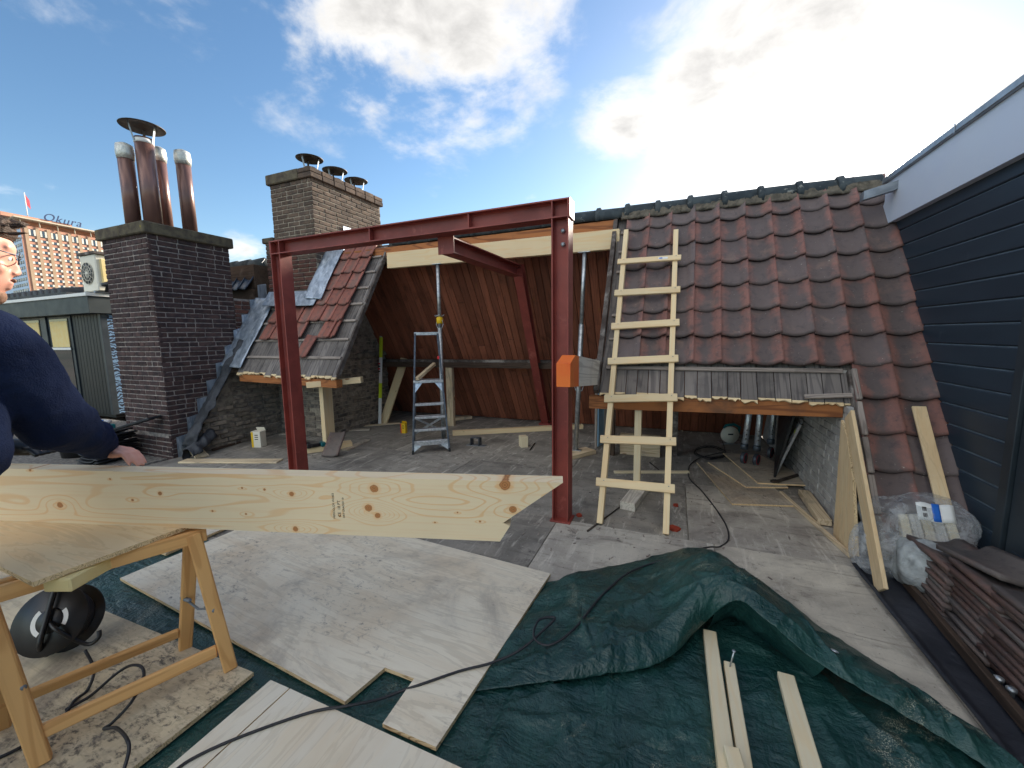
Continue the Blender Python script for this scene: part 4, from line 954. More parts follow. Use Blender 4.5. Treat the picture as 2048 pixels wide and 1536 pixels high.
# ------------------------------------------------------------------ wooden ladder
def wood_ladder():
    f1, f2 = G(1198, 1046), G(1332, 1066); t1 = px(1253, 463, P=rp(0, 2, .13), N=NF); t2 = px(1352, 463, P=rp(0, 2, .13), N=NF)
    f1 = V((-.56 * .97, 3.1, 0)); f2 = V((-.03, 3.1, 0)); f1 = V((G(1200, 1047).x, 3.10, 0)); f2 = V((G(1332, 1064).x, 3.10, 0))
    r = root('wooden_ladder', (f1 + f2) / 2, 'pale home made wooden ladder leaning on the dark tiles', 'ladder')
    u1 = (t1 - f1); u2 = (t2 - f2); nrm = u1.cross(V((1, 0, 0))).normalized()
    if nrm.y > 0: nrm = -nrm
    for f, t in ((f1, t1), (f2, t2)):
        bar('stile', f, t, .046, .07, 'pine', r, up=nrm)
    ys1 = [529, 591, 657, 727, 802, 884, 971]; ysr = [523, 586, 651, 722, 799, 886, 979]
    for i, (a, b) in enumerate(zip(ys1, ysr)):
        pa = px(1245, a, P=f1, N=nrm); pb = px(1340, b, P=f1, N=nrm)
        ka = (pa.z / t1.z); kb = (pb.z / t2.z); A = f1.lerp(t1, ka); B = f2.lerp(t2, kb); e = (B - A).normalized() * .055
        q = bar('rung', A - e + nrm * .0465, B + e + nrm * .0465, .068 if i else .06, .022, 'pine', r, up=nrm)
        if i == 0:
            c = B - e * 1.2 + nrm * .0585; st_ = bar('sticker', c, c - e.normalized() * .085, .022, .001, 'white_paint', r, up=nrm); nest(bar('sticker_print', c - e * .9 + nrm * .0008, c - e * 1.4 + nrm * .0008, .012, .001, 'blue_print', r, up=nrm), st_)
        for P_ in (A, B):
            for s in (-.015, .015): sc_ = lathe('screw', [(0, .002), (.004, .001), (.004, -.001)], 'zinc', r, Matrix.Translation(P_ + nrm * .0578 + V((s * .6, 0, s))) @ nrm.to_track_quat('Z', 'Y').to_matrix().to_4x4(), 6); nest(sc_, q)
wood_ladder()
# ------------------------------------------------------------------ aluminium step ladder
def step_ladder():
    A, B = V((-3.13, 4.2, 0)), V((-2.745, 4.47, 0)); e = (B - A).normalized(); n = V((-e.y, e.x, 0)); mid = (A + B) / 2
    r = root('step_ladder', mid + n * .35, 'paint splashed aluminium step ladder with a handrail in the opening', 'step ladder')
    top = 1.56; pz = .93
    def P(s, z): return mid + e * s * (.236 - .09 * z / top) + n * (.30 * z / top) + V((0, 0, z))
    for s in (-1, 1):
        fs_ = bar('front_stile', P(s, 0.03), P(s, top), .024, .06, 'alu_dark' if s < 0 else 'alu_dark', r, up=n)
        nest(bar('rubber_foot', P(s, 0), P(s, .05), .03, .066, 'black_plastic', r, up=n), fs_)
        q0 = mid + e * s * .225 + n * .72; bar('rear_leg', q0 + V((0, 0, .002)), P(s * .9, pz) + n * .1, .022, .045, 'alu_dark', r, up=n)
    bar('top_rail', P(-1.1, top), P(1.1, top), .05, .04, 'alu', r)
    for z in (.13, .30, .46, .63):
        bar('step', P(-1, z) + n * .02, P(1, z) + n * .02, .085 if z > .2 else .06, .03 if z > .2 else .06, 'alu', r)
    bar('platform', P(-1.08, pz) + n * .08, P(1.08, pz) + n * .08, .23, .035, 'alu', r)
    for s in (-1, 1):
        prism('gusset', [P(s, pz - .02) - n * .02, P(s * .45, pz - .02) - n * .02, P(s, pz - .16) - n * .02], n * .006, 'alu', r)
        prism('gusset', [P(s, .12) - n * .02, P(s * .55, .1) - n * .02, P(s, .02) - n * .02], n * .006, 'alu', r)
    a = mid + n * .72; bar('brace', a + e * .22 + V((0, 0, .1)), a - e * .18 + n * -.1 + V((0, 0, .34)), .03, .008, 'alu', r, up=n); bar('brace', a - e * .22 + V((0, 0, .1)), a + e * .18 + n * -.1 + V((0, 0, .34)), .03, .008, 'alu', r, up=n)
    bar('rear_bar', a - e * .22 + V((0, 0, .36)), a + e * .22 + V((0, 0, .36)), .03, .02, 'alu', r)
    box('red_clip', P(1, 1.24) - V((.02, .035, .02)), P(1, 1.24) + V((.012, -.02, .02)), 'red_paint', r)
    o = bar('batten', P(-.8, pz + .042) - n * .06, P(.55, pz + .042) + n * .38 + V((0, 0, .16)), .045, .045, 'pine_old'); tag(o, 'short weathered batten lying on the platform of the aluminium step ladder', 'batten')
step_ladder()
def prop(x, y, x2, y2, zb, zt, label, collar=1.75):
    r = root('steel_prop', (x, y, zb), label, 'prop'); a = V((x, y, zb)); b = V((x2, y2, zt)); d = b - a
    tube('outer_tube', [a + V((0, 0, .008)), a + d * .66], .03, 'galv', r, 14); tube('inner_tube', [a + d * .66, b - V((0, 0, .008))], .024, 'galv', r, 14)
    for q, s in ((a, 1), (b, -1)): box('plate', q + V((-.07, -.035, 0)), q + V((.07, .035, .008 * s)), 'galv', r)
    c = a + d * collar / d.length; lathe('collar', [(.031, -.06), (.042, -.05), (.042, .02), (.031, .03)], 'yellow', r, Matrix.Translation(c), 14)
    tube('collar_handle', [c + V((cos(k * pi / 8) * .06, sin(k * pi / 8) * .06, .05 + .01 * sin(k))) for k in range(15)], .006, 'galv', r, 6)
    tube('pin_ring', [c + V((cos(k * pi / 4) * .055, 0, sin(k * pi / 4) * .07 - .06)) for k in range(9)], .005, 'galv', r, 6)
prop(-2.96, 4.68, -2.955, 4.68, 0, 2.4755, 'galvanised steel prop under the pale beam behind the step ladder')
prop(-1.14, 4.90, -1.0, 4.69, .051, 2.4535, 'galvanised steel prop standing behind the right steel column', .9)
o = bar('timber_block', (-1.28, 4.62, .025), (-.98, 5.05, .025), .2, .05, 'pine_old'); tag(o, 'short flat plank under the foot of the prop behind the right column', 'plank')
# ------------------------------------------------------------------ left prop post and plank feet
def post(name, label, x, y, z0, z1, w_, d_, mt='pine', rz=0.):
    o = bar(name, (x, y, z0), (x, y, z1), w_, d_, mt, up=(cos(rz), sin(rz), 0)); tag(o, label, 'post'); return o
post('timber_post', 'pale square timber post propping the red tiled remnant', -4.36, 4.0, .075, .93, .16, .07)
o = bar('plank', (-4.66, 3.66, .038), (-4.2, 4.24, .038), .17, .07, 'pine'); tag(o, 'thick pale plank under the post of the red tiled remnant', 'plank')
post('timber_post', 'slim pale timber post in front of the grey block under the right slope', -.3, 3.80, .07, .845, .085, .06, 'pine_white')
o = bar('sleeper_block', (-.345, 3.43, .035), (-.25, 4.0, .035), .13, .07, 'beam_grey'); tag(o, 'grey timber sleeper block under the slim post behind the ladder', 'timber block')
post('timber_post', 'short pale post under the dark purlin against the red boards', -3.52, 5.83, 0, 1.02, .075, .12, 'pine_old')
post('timber_post', 'grubby grey post standing right behind the slim pale post', .02, 5.3, 0, 1.32, .16, .07, 'dusty_wood')
post('timber_post', 'thin whitish batten standing upright right of the steel column', -.95, 5.25, 0, 1.2, .05, .03, 'batten')
o = box('timber_block', (-.62, 5.1, 0), (-.14, 5.18, .26), 'pine_old'); tag(o, 'pale plank offcut on edge behind the wooden ladder', 'plank')
# orange ended beam
def orange_beam():
    x0, x1 = -.752, -.655; y0, y1 = 2.64, 5.1
    zb = lambda y: 1.165 - .105 * (y - 2.64); h = .225
    r = root('painted_beam', (-.7, 3.6, 1.0), 'grey timber beam with a bright orange painted end beside the right column', 'beam')
    P = [(y0, zb(y0)), (2.90, zb(2.90)), (2.90, zb(2.90) + h), (2.79, zb(2.79) + h), (y0, zb(y0) + .16)]
    prism('painted_end', [(x0, y, z) for y, z in P], (x1 - x0, 0, 0), 'orange', r, xdir=(0, 1, 0))
    Q = [(2.9005, zb(2.9)), (y1, zb(y1)), (y1, zb(y1) + h), (2.9005, zb(2.9) + h)]
    prism('beam_body', [(x0, y, z) for y, z in Q], (x1 - x0, 0, 0), 'beam_grey', r, xdir=(0, 1, -.105))
orange_beam()
post('timber_post', 'dark old post carrying the rear of the orange ended beam', -.71, 5.02, 0, .912, .07, .07, 'dark_wood')
# insulation panel
def insul():
    b = G(1203, 890); r = root('insulation_panel', (b.x, b.y, 0), 'white and light blue insulation panel standing behind the ladder', 'panel')
    a = V((b.x - .04, b.y - .1, 0)); c = V((b.x + .1, b.y + .5, 0))
    bar('foam', (a.x, a.y, .6), (c.x, c.y, .6), .03, 1.2, 'blue_foam', r)
    n = V((-(c - a).y, (c - a).x, 0)).normalized()
    if n.y > 0: n = -n
    d = (c - a); bar('facing', a + d * .3 + n * .0165 + V((0, 0, .6)), c + n * .0165 + V((0, 0, .6)), .003, 1.2, 'white_paint', r)
    n2 = n
    for i in range(7): bar('print', a + d * .45 + n * .0188 + V((0, 0, .16 + .032 * i)), a + d * .62 + n * .0188 + V((0, 0, .16 + .032 * i)), .001, .02, 'blue_print', r)
insul()
# ------------------------------------------------------------------ leaning things at the back
def level_tool(name, p0, p1, up, label, cols, w_=.055, d_=.028):
    r = root(name, p0, label, 'spirit level'); p0, p1 = V(p0), V(p1); d = p1 - p0; L_ = len(cols)
    t = 0
    for i, (f, m_) in enumerate(cols):
        bar('body', p0 + d * t, p0 + d * (t + f - .0005), w_, d_, m_, r, up=up, c=.004); t += f
    return r, d
r, d = level_tool('spirit_level', (-4.76, 5.48, .0), (-4.80, 5.72, 1.86), (0, -1, 0), 'long white and lime spirit level leaning by the old brick', ((.25, 'white_paint'), (.14, 'lime'), (.24, 'white_paint'), (.19, 'lime'), (.18, 'alu')))
box('vial', V((-4.775, 5.48, .0)) + d * .87 - V((.018, .025, .012)), V((-4.775, 5.48, 0)) + d * .87 + V((.018, -.005, .012)), 'black_plastic', r)
for i in range(4): box('lettering', V((-4.785, 5.46, 0)) + d * (.50 + .024 * i) - V((.012, .003, .012)), V((-4.765, 5.46, 0)) + d * (.50 + .024 * i) + V((.012, .0, .012)), 'red_paint' if i % 2 else 'black_plastic', r)
o = bar('plank', (-4.75, 5.55, .0), (-4.5, 5.92, 1.14), .16, .035, 'pine', up=(0, -1, .3)); tag(o, 'short pale plank leaning beside the white and lime spirit level', 'plank')
a, b = G(905, 866, .035), G(1100, 856, .035); o = bar('plank', a, b + (b - a) * .35, .09, .07, 'pine'); tag(o, 'long pale timber lying across the floor behind the step ladder', 'timber')
a, b = G(700, 854, .012), G(800, 846, .012); o = bar('batten', a, b, .05, .024, 'pine_old'); tag(o, 'thin batten lying on the floor by the old brick breast', 'batten')
o = bar('plank', G(905, 838, .03), G(942, 834, .03), .12, .05, 'pine_old'); tag(o, 'small plank offcut at the foot of the short post by the red boards', 'plank')
# ------------------------------------------------------------------ bits on the floor, left part
def carton(c, sx, sy, h, label, mt='cream', stripe='yellow', rz=.3):
    r = root('carton', c, label, 'carton'); m = Matrix.Translation(V(c) + V((0, 0, h / 2))) @ Matrix.Rotation(rz, 4, 'Z')
    link('box_body', cbox(sx, sy, h, .004, mt), r, m)
    link('print_band', cbox(sx * .25, sy + .002, h * .98, .003, stripe), r, m @ Matrix.Translation((-sx * .36, 0, 0)))
    for k in range(3): link('lettering', cbox(sx * .35, sy + .004, h * .05, .001, 'ink'), r, m @ Matrix.Translation((sx * .08, 0, h * (.28 - .13 * k))))
    link('flap', cbox(sx * .9, .004, h * .3, .001, mt), r, m @ Matrix.Translation((0, sy / 2, h * .55)) @ Matrix.Rotation(.5, 4, 'X'))
carton(G(519, 893), .14, .12, .23, 'white and yellow open carton standing by the ragged brick wall')
carton(G(808, 866), .09, .06, .16, 'small yellow carton on the floor by the step ladder', 'yellow', 'red_paint', .1)
def bucket(c, r_, h, label, mt='cream'):
    r = root('bucket', c, label, 'bucket'); mm = Matrix.Translation(V(c))
    lathe('tub', [(0, .002), (r_ * .82, .002), (r_, h), (r_ * 1.06, h), (r_ * .98, h - .006), (r_ * .8, .012), (0, .012)], mt, r, mm, 20)
    tube('handle', [V(c) + V((cos(k * pi / 8) * r_ * 1.05, 0, h + sin(k * pi / 8) * r_ * .6)) for k in range(9)], .003, 'zinc', r, 6)
def cut_tin(c, s, label, mt='alu_dark'):
    r = root('metal_bracket', c, label, 'bracket'); c = V(c)
    bar('base', c + V((-s, 0, .004)), c + V((s, .02, .004)), .09, .007, 'zinc', r)
    for q in (-1, 1): box('cheek', c + V((q * s * .45 - .004, -.045, .008)), c + V((q * s * .45 + .004, .045, .11)), mt, r)
    box('bridge', c + V((-s * .45, -.045, .111)), c + V((s * .45, .045, .118)), mt, r)
cut_tin(G(952, 891), .14, 'small grey metal bracket on a strip on the floor right of the step ladder')
o = bar('timber_block', G(1047, 893) , G(1047, 893) + V((0, 0, .15)), .12, .1, 'pine_white', up=(.8, .6, 0)); tag(o, 'small paint spotted timber block standing on the floor between the steel posts', 'timber block')
def tool(c, rz, label, body='black_plastic'):
    """cordless drill lying on its side"""
    r = root('cordless_drill', c, label, 'drill'); m = Matrix.Translation(V(c)) @ Matrix.Rotation(rz, 4, 'Z')
    link('motor_housing', cbox(.17, .065, .065, .02, body), r, m @ Matrix.Translation((0, 0, .035)))
    lathe('chuck', [(.012, 0), (.022, .01), (.026, .05), (.02, .06)], 'alu_dark', r, m @ Matrix.Translation((.148, 0, .035)) @ Matrix.Rotation(-pi / 2, 4, 'Y'), 14)
    link('grip', cbox(.05, .13, .042, .015, body), r, m @ Matrix.Translation((-.05, -.085, .03)) @ Matrix.Rotation(.25, 4, 'Z'))
    link('battery', cbox(.12, .06, .06, .01, 'teal'), r, m @ Matrix.Translation((-.04, -.17, .03)))
dp = G(655, 888, .0); tool((-4.5, 3.78, .0745), 2.6, 'black cordless drill lying on the plank by the left post')
# loose roof tile leaning on the plank
tm_red = pantile(.22, .36, .022, 'tile_stack', th=.016, roll=.016)
m_ = Matrix.Translation((-4.06, 3.72, .02)) @ Matrix.Rotation(.35, 4, 'Z') @ Matrix.Rotation(.75, 4, 'X'); o = link('loose_roof_tile', tm_red, None, m_); tag(o, 'single dark red roof tile leaning on the plank by the left post', 'roof tile')
def clutter():
    P = [((560, 922, .01), (365, 922, .01), .14, .02, 'pine_old', 'long pale flat board on the deck just behind the big beam'), ((350, 860, .25), (405, 914, .012), .15, .02, 'pine_old', 'short pale board leaning on the felt below the stepped flashing'),
         ((560, 868, .01), (740, 858, .01), .12, .02, 'ply_grey', 'grey board lying along the old brick wall'), ((425, 900, .02), (485, 882, .02), .04, .03, 'dark_wood', 'black charred batten lying by the ragged brick wall'),
         ((1150, 1018, .0), (1152, 1012, .0), .01, .01, 'pine_old', None),
         ((1228, 944, .012), (1378, 944, .012), .045, .022, 'pine_white', 'thin pale batten lying on the deck across the sleeper block'),
         ((690, 900, .01), (735, 880, .01), .1, .02, 'ply_grey', 'small grey ply strip on the floor right of the left post'),
         ((1175, 870, .045), (1100, 876, .045), .07, .06, 'pine_old', None)]
    for a, b, w_, h_, mt, lab in P:
        if lab is None: continue
        p0, p1 = G(a[0], a[1], a[2]), G(b[0], b[1], b[2]); o = bar('board', p0, p1, w_, h_, mt); tag(o, lab, 'board')
    # wood crumbs and broken tile bits on the deck
    rr = random.Random(3); geos = []
    for i in range(260):
        cx, cy = rr.choice(((-1.7, 4.2), (-.5, 3.3), (-.1, 3.6), (-2.4, 4.0), (.4, 4.2), (-4.4, 3.9), (-.3, 2.6))); x = cx + rr.gauss(0, .45); y = cy + rr.gauss(0, .35)
        if x > 1.0 or y < 2.0: continue
        me = cbox(rr.uniform(.012, .05), rr.uniform(.005, .014), .005, .001); mm = Matrix.Translation((x, y, .003)) @ Matrix.Rotation(rr.uniform(0, 6), 4, 'Z')
        geos.append(([mm @ v.co for v in me.vertices], [list(p.vertices) for p in me.polygons]))
    o = joined('wood_crumbs', geos, 'batten'); tag(o, 'wood crumbs and splinters scattered over the grey deck', 'debris')
    for i, (x, y, s, lab) in enumerate(((1347, 1058, .05, 'dark red tile chip beside the right foot of the wooden ladder'), (1352, 1012, .03, 'small dark red tile chip near the wooden ladder'), (1158, 1032, .03, 'brown tile chip beside the steel column foot'))):
        c = G(x, y); pts = [c + V((cos(a) * s * rr.uniform(.6, 1.1), sin(a) * s * rr.uniform(.6, 1.1), .0)) for a in [k * 2 * pi / 7 for k in range(7)]]; o = prism('tile_chip', pts, (0, 0, .014), 'clay_bit'); tag(o, lab, 'tile chip')
    for i, (x, y, x2, y2, lab) in enumerate(((1300, 925, 1318, 940, 'black metal spike on the deck behind the ladder'), (1175, 1062, 1245, 1010, 'long rusty bar lying on the deck left of the wooden ladder'), (1060, 900, 1070, 886, 'short black nail bar on the floor between the posts'))):
        o = tube('iron_bar', [G(x, y, .008), G(x2, y2, .008)], [.008, .005], 'cowl', None, 6); tag(o, lab, 'bar')
clutter()
# ------------------------------------------------------------------ foreground: tarpaulin
def lerp_tab(tab, x):
    if x <= tab[0][0]: return tab[0][1]
    for (a, b), (c, d) in zip(tab, tab[1:]):
        if x <= c: return b + (d - b) * (x - a) / (c - a)
    return tab[-1][1]
def ridged(x, y, s, o=0.0):
    return 1 - abs(mnoise.noise(V((x * s + o, y * s - o, o)))) * 2
PLY_TOP = .036
CREASE = []
_cr = random.Random(12)
for _i in range(90):
    _x, _y, _a, _l = _cr.uniform(-.6, 1.1), _cr.uniform(.9, 2.8), _cr.gauss(1.2, .6), _cr.uniform(.15, .6)
    CREASE.append((_x, _y, cos(_a), sin(_a), _l, _cr.uniform(.008, .026), _cr.uniform(.008, .022)))
def creases(x, y):
    h = 0
    for (cx, cy, dx, dy, l, a, w_) in CREASE:
        u = (x - cx) * dx + (y - cy) * dy
        if abs(u) > l: continue
        v = -(x - cx) * dy + (y - cy) * dx + .03 * sin(u * 7 + cx * 9)
        if abs(v) > w_ * 3: continue
        h = max(h, a * exp(-abs(v) / w_) * (1 - (u / l) ** 2))
    return h
def tarp():
    r = root('green_tarpaulin', (0, 1.8, 0), 'crumpled dark green tarpaulin spread over the deck in the foreground', 'tarpaulin')
    top = [(-4.6, 1.75), (-4.0, 1.9), (-3.0, 1.75), (-2, 1.85), (-1.05, 1.97), (-.55, 2.3), (-.1, 2.62), (.2, 2.86), (.41, 2.74), (.74, 2.28), (1.04, 1.98), (1.08, 1.9)]
    def under(x, y):       # under the plywood sheets the tarp lies flat
        return (x < -.62 and y > -.3 and not (x > -.85 and y > 1.2 + 0)) or x < -.85
    def f(i, j):
        x = -4.6 + 5.68 * i; yt = lerp_tab(top, x); y = -.3 + (yt + .3) * j
        wr = (creases(x, y) if x > -.8 else 0) * .8 + .008 * max(0, ridged(x + .3 * mnoise.noise(V((x * 2, y * 2, 5))), y * .6, 3.2, 2.)) ** 2 + .012 * max(0, ridged(x * 1.0 + y * .5, y * .4, 2.1, 7.)) ** 3 + .004 * mnoise.noise(V((x * 9, y * 9, 1)))
        k = 1.0 if x > -.6 else (.25 if not under(x, y) else .12)
        for bx in (.2, .285, .515):
            k *= 1 - .75 * exp(-((x - bx) / .05) ** 2)
        return V((x, y, .005 + max(0, wr) * 1.5 * k))
    grid_mesh('sheet', 300, 150, f, 'tarp', r, True, None, V((0, 1.8, 0)))
    BK = [(1088, 1180, .016), (1112, 1166, .03), (1150, 1148, .05), (1290, 1120, .07), (1385, 1097, .15), (1440, 1112, .17), (1550, 1185, .13), (1650, 1262, .075), (1780, 1345, .05), (1900, 1428, .03), (2060, 1548, .02)]
    MD = [(1018, 1282, .018), (1085, 1268, .05), (1165, 1260, .10), (1305, 1225, .11), (1395, 1160, .25), (1455, 1142, .28), (1545, 1205, .23), (1650, 1290, .14), (1780, 1372, .105), (1900, 1450, .075), (2055, 1560, .05)]
    FR = [(948, 1384, .016), (1060, 1370, .03), (1180, 1356, .04), (1320, 1328, .05), (1400, 1258, .09), (1470, 1204, .235), (1532, 1242, .225), (1650, 1338, .13), (1775, 1412, .09), (1900, 1490, .06), (2048, 1590, .04)]
    def curve(C): return smooth_path([G(*c) for c in C], 10)
    cb, cm_, cf = curve(BK), curve(MD), curve(FR); n = len(cb) - 1
    def flap(i, j):
        k = min(int(i * n), n - 1); t = i * n - k
        a, b, c = cb[k].lerp(cb[k + 1], t), cm_[k].lerp(cm_[k + 1], t), cf[k].lerp(cf[k + 1], t)
        p = a * (1 - j) * (1 - 2 * j) + b * 4 * j * (1 - j) + c * j * (2 * j - 1)
        e = sin(pi * j); q = 1.3 * creases(p.x, p.y) + .010 * ridged(p.x + .5 * p.y, p.y - .3 * p.x, 4.5, 3.) + .014 * mnoise.noise(V((p.x * 8, p.y * 8, 4))) + .016 * max(0, ridged(p.x * 1.2 - p.y, p.y * .3, 3.6, 11.)) ** 2
        lo = .012 if j < .999 else .012
        return V((p.x, p.y, max(lo, p.z + q * (.35 + .65 * e))))
    grid_mesh('folded_flap', 220, 60, flap, 'tarp', r, True, .002, V((0, 1.8, 0)))
    # underside hanging down behind the mouth of the fold
    def hang(i, j):
        k = .44 + .26 * i; p = flap(k, 1.0); w_ = sin(pi * i)
        q = p + V((-.02, .10 + .16 * w_, 0)) * j; q.z = max(.014, p.z * (1 - j) ** 1.3 + .03 * w_ * mnoise.noise(V((i * 9, j * 3, 2))) * sin(pi * j)); return q
    grid_mesh('inner_fold', 60, 16, hang, 'tarp', r, True, None, V((0, 1.8, 0)))
    e = flap(.715, .62); nrm = (flap(.725, .62) - e).cross(flap(.715, .70) - e).normalized(); nrm = nrm if nrm.z > 0 else -nrm
    em = nrm.to_track_quat('Z', 'Y').to_matrix().to_4x4(); em.translation = e + nrm * .002
    lathe('eyelet', [(.006, 0), (.007, .004), (.014, .0035), (.0155, 0)], 'alu', r, em, 20)
tarp()
# ------------------------------------------------------------------ plywood sheets on the tarpaulin
def sheet(pts, z, label, mt, xd, th=.018, cat='plywood'):
    o = prism('plywood_sheet', [V((p[0], p[1], z)) for p in pts], (0, 0, th), mt, xdir=xd, edge='ply_edge'); tag(o, label, cat); return o
q = lambda x, y: G(x, y, PLY_TOP)
A, D_, N1, N2, N3, Cc, B = q(240, 1156), q(690, 1403), q(770, 1335), q(828, 1357), q(765, 1447), q(872, 1494), q(1101, 1147)
bl = A + (B - Cc)
sheet([(p.x, p.y) for p in (A, D_, N1, N2, N3, Cc, B, bl)], .018, 'large weathered plywood sheet with a square notch in its front edge', 'ply', A - Cc)
sheet([(-4.1, -.15), (-1.73, -.15), (-1.71, 1.06), (-4.1, 1.02)], .018, 'dirty footprint stained plywood sheet under the wooden trestle', 'ply_dirty', (1, .02, 0))
sheet([(-1.60, -.15), (-1.487, -.15), (-1.487, 1.06), (-1.60, 1.06)], .018, 'narrow sawn strip of pale plywood left of the pale sheet', 'ply_pale', (0, 1, 0))
sheet([(-1.481, -.15), (-.55, -.15), (-.60, 1.05), (-1.481, 1.06)], .018, 'clean pale plywood sheet at the bottom of the picture', 'ply_pale', (0, 1, 0))
sheet([(-4.6, 1.55), (-3.29, 1.53), (-3.29, 2.5), (-4.6, 2.5)], .012, 'grey plywood sheet half hidden behind the big beam on the left', 'ply', (1, 0, 0), .018)
# ------------------------------------------------------------------ battens on the tarp
def lath(a, b, w_, h_, z, mt, label):
    p0, p1 = G(a[0], a[1], z), G(b[0], b[1], z); o = bar('batten', p0, p1, w_, h_, mt); tag(o, label, 'batten'); return o, p0, p1
lath((1419, 1268), (1456, 1560), .058, .044, .036, 'pine_white', 'longest grey white batten on the green tarpaulin reaching under its fold')
o, p0, p1 = lath((1458, 1330), (1494, 1560), .044, .036, .032, 'pine_white', 'middle batten on the green tarpaulin with a screw standing in its end')
lath((1571, 1352), (1632, 1570), .062, .03, .03, 'pine_white', 'bright white batten lying apart on the right of the green tarpaulin')
s0 = p0 + V((0, -.03, .018)); r = root('wood_screw', s0, 'single long screw standing in the end of the middle batten', 'screw')
tube('shank', [s0, s0 + V((.012, .0, .075))], .0035, 'galv', r, 8); lathe('head', [(.0035, -.006), (.0085, 0), (.008, .002), (0, .002)], 'galv', r, Matrix.Translation(s0 + V((.012, 0, .079))), 14)
a = G(1462, 1500, .075); o = bar('timber_block', a, a + V((.03, -.22, 0)), .05, .034, 'pine_white'); tag(o, 'short batten offcut lying on top of the longest batten', 'batten')
# ------------------------------------------------------------------ the big beam
def big_beam():
    global BEAM_T, BEAM_U
    zb, zt = .7205, .966
    L0 = px(30, 1042, Z=zb); R0 = px(1000, 1083, Z=zb); u = (R0 - L0); u.z = 0; u.normalize(); n = V((-u.y, u.x, 0))         # n: away from the camera
    f = lambda x, y: px(x, y, P=L0, N=n)
    pts = [L0 - u * .9, L0, R0, f(1020, 1052), f(1006, 1046), f(1126, 952), f(1126, 948)]
    pts = [V((p.x, p.y, min(max(p.z, zb), zt))) for p in pts]; pts[-1].z = zt; pts.append(V((L0.x, L0.y, zt)) - u * .9)
    fm = frame(u, n); c = sum(pts, V()) / len(pts); inv = fm.inverted(); kn = []
    for (x, y, w_) in ((748, 977, 20), (737, 1016, 18), (755, 1031, 14), (583, 988, 12), (1010, 970, 26), (1026, 1019, 18), (591, 1058, 13), (120, 1010, 15), (320, 987, 10), (265, 1000, 7), (484, 976, 5), (680, 1032, 5), (529, 979, 6), (425, 1022, 5), (60, 940, 7), (960, 1043, 5), (915, 1025, 4), (220, 958, 5), (492, 1028, 5), (870, 1045, 4)):
        p = f(x, y); d = (p - CAM).dot(FWD); l = inv @ (p - c); kn.append((l.x, l.y, w_ / 2.5 * d / FPX))
    wood('pine_beam', S(226, 207, 173), S(198, 160, 114), .75, rough=.55, rnd=0, knots=kn, kax=1, lines=11., ln=.75, thin=.62)
    r = root('timber_beam', L0, 'long thick pine beam with a mitred end lying across the trestle', 'beam')
    prism('beam_body', pts, n * .071, 'pine_beam', r, xdir=u)
    # the printed grade stamp
    dg = bpy.context.evaluated_depsgraph_get
    upv = V((0, 0, 1))
    for i, (txt, x, y, sz) in enumerate((('MERCOLOR W2403', 668, 1037, .0125), ('CE  18 PT', 679, 1034, .017), ('11-1120', 680, 1010, .0001), ('DRY GRADED 18', 687, 1036, .0115))):
        if sz < .001: continue
        cu = bpy.data.curves.new('t', 'FONT'); cu.body = txt; cu.size = sz; cu.extrude = .0002
        to = bpy.data.objects.new('t', cu); COL.objects.link(to); me = bpy.data.meshes.new_from_object(to.evaluated_get(dg())); bpy.data.objects.remove(to)
        me.materials.clear(); me.materials.append(M['ink']); tm = Matrix((upv, -u, -n)).transposed().to_4x4(); tm.translation = f(x + 3, y) - n * .0004; link('grade_stamp', me, r, tm)
    BEAM_T = lambda x, y: px(x, y, Z=zt); BEAM_U = u
big_beam()
# ------------------------------------------------------------------ trestle
def trestle():
    F1, F2 = V((-1.827, 1.035, PLY_TOP)), V((-2.168, 1.039, PLY_TOP)); ax = V((-.381, -.924, 0)) * .56
    T = V((-1.925, 1.0, .66))
    r = root('trestle', (F1 + F2) / 2 + ax / 2, 'folding wooden trestle carrying the big pine beam', 'trestle')
    e = V((.924, -.381, 0))
    for k in (0, 1):
        o = ax * k
        bar('leg', F1 + o, T + e * .018 + o + V((0, 0, .03)), .036, .052, 'trestle', r, up=ax, c=.005); bar('leg', F2 + o, T - e * .034 + o + V((0, 0, .03)), .036, .052, 'trestle', r, up=ax, c=.005)
    for s, F in ((1, F1), (-1, F2)):
        d = (T - F).normalized(); b = F + d * (.11 if s > 0 else .12)
        bar('stretcher', b - ax * -.05, b + ax * 1.0, .022, .05, 'trestle', r, up=d, c=.004)
        tp = T + e * (.018 if s > 0 else -.034); bar('top_rail', tp - ax * .08 + V((0, 0, .013)), tp + ax * 1.08 + V((0, 0, .013)), .024, .056, 'trestle', r, c=.004)
    for k in (.02, .98):
        m0 = F1.lerp(T, .48) + ax * k; m1 = F2.lerp(T, .48) + ax * k; tube('hinge_stay', [m0, m0.lerp(m1, .5) - V((0, 0, .025)), m1], .005, 'zinc', r, 6)
        for p in (m0, m1): lathe('bolt', [(0, .03), (.009, .03), (.009, -.03), (0, -.03)], 'zinc', r, Matrix.Translation(p) @ Matrix.Rotation(pi / 2, 4, 'Y'), 8)
    o = prism('plywood_board', [(-1.98, .55, .702), (-1.93, 1.17, .702), (-3.1, 1.14, .702), (-3.1, .56, .702)], (0, 0, .018), 'ply_fresh', xdir=(1, .05, 0), edge='ply_edge'); tag(o, 'fresh plywood board lying on the trestle under the beam', 'plywood')
    c = G(80, 1172, .655); 
    o = bar('timber_block', G(112, 1172, .672), G(112, 1172, .672) + V((-.06, .15, 0)), .1, .052, 'sand', c=.006); tag(o, 'stubby pale block under the front corner of the trestle board', 'timber block')
trestle()
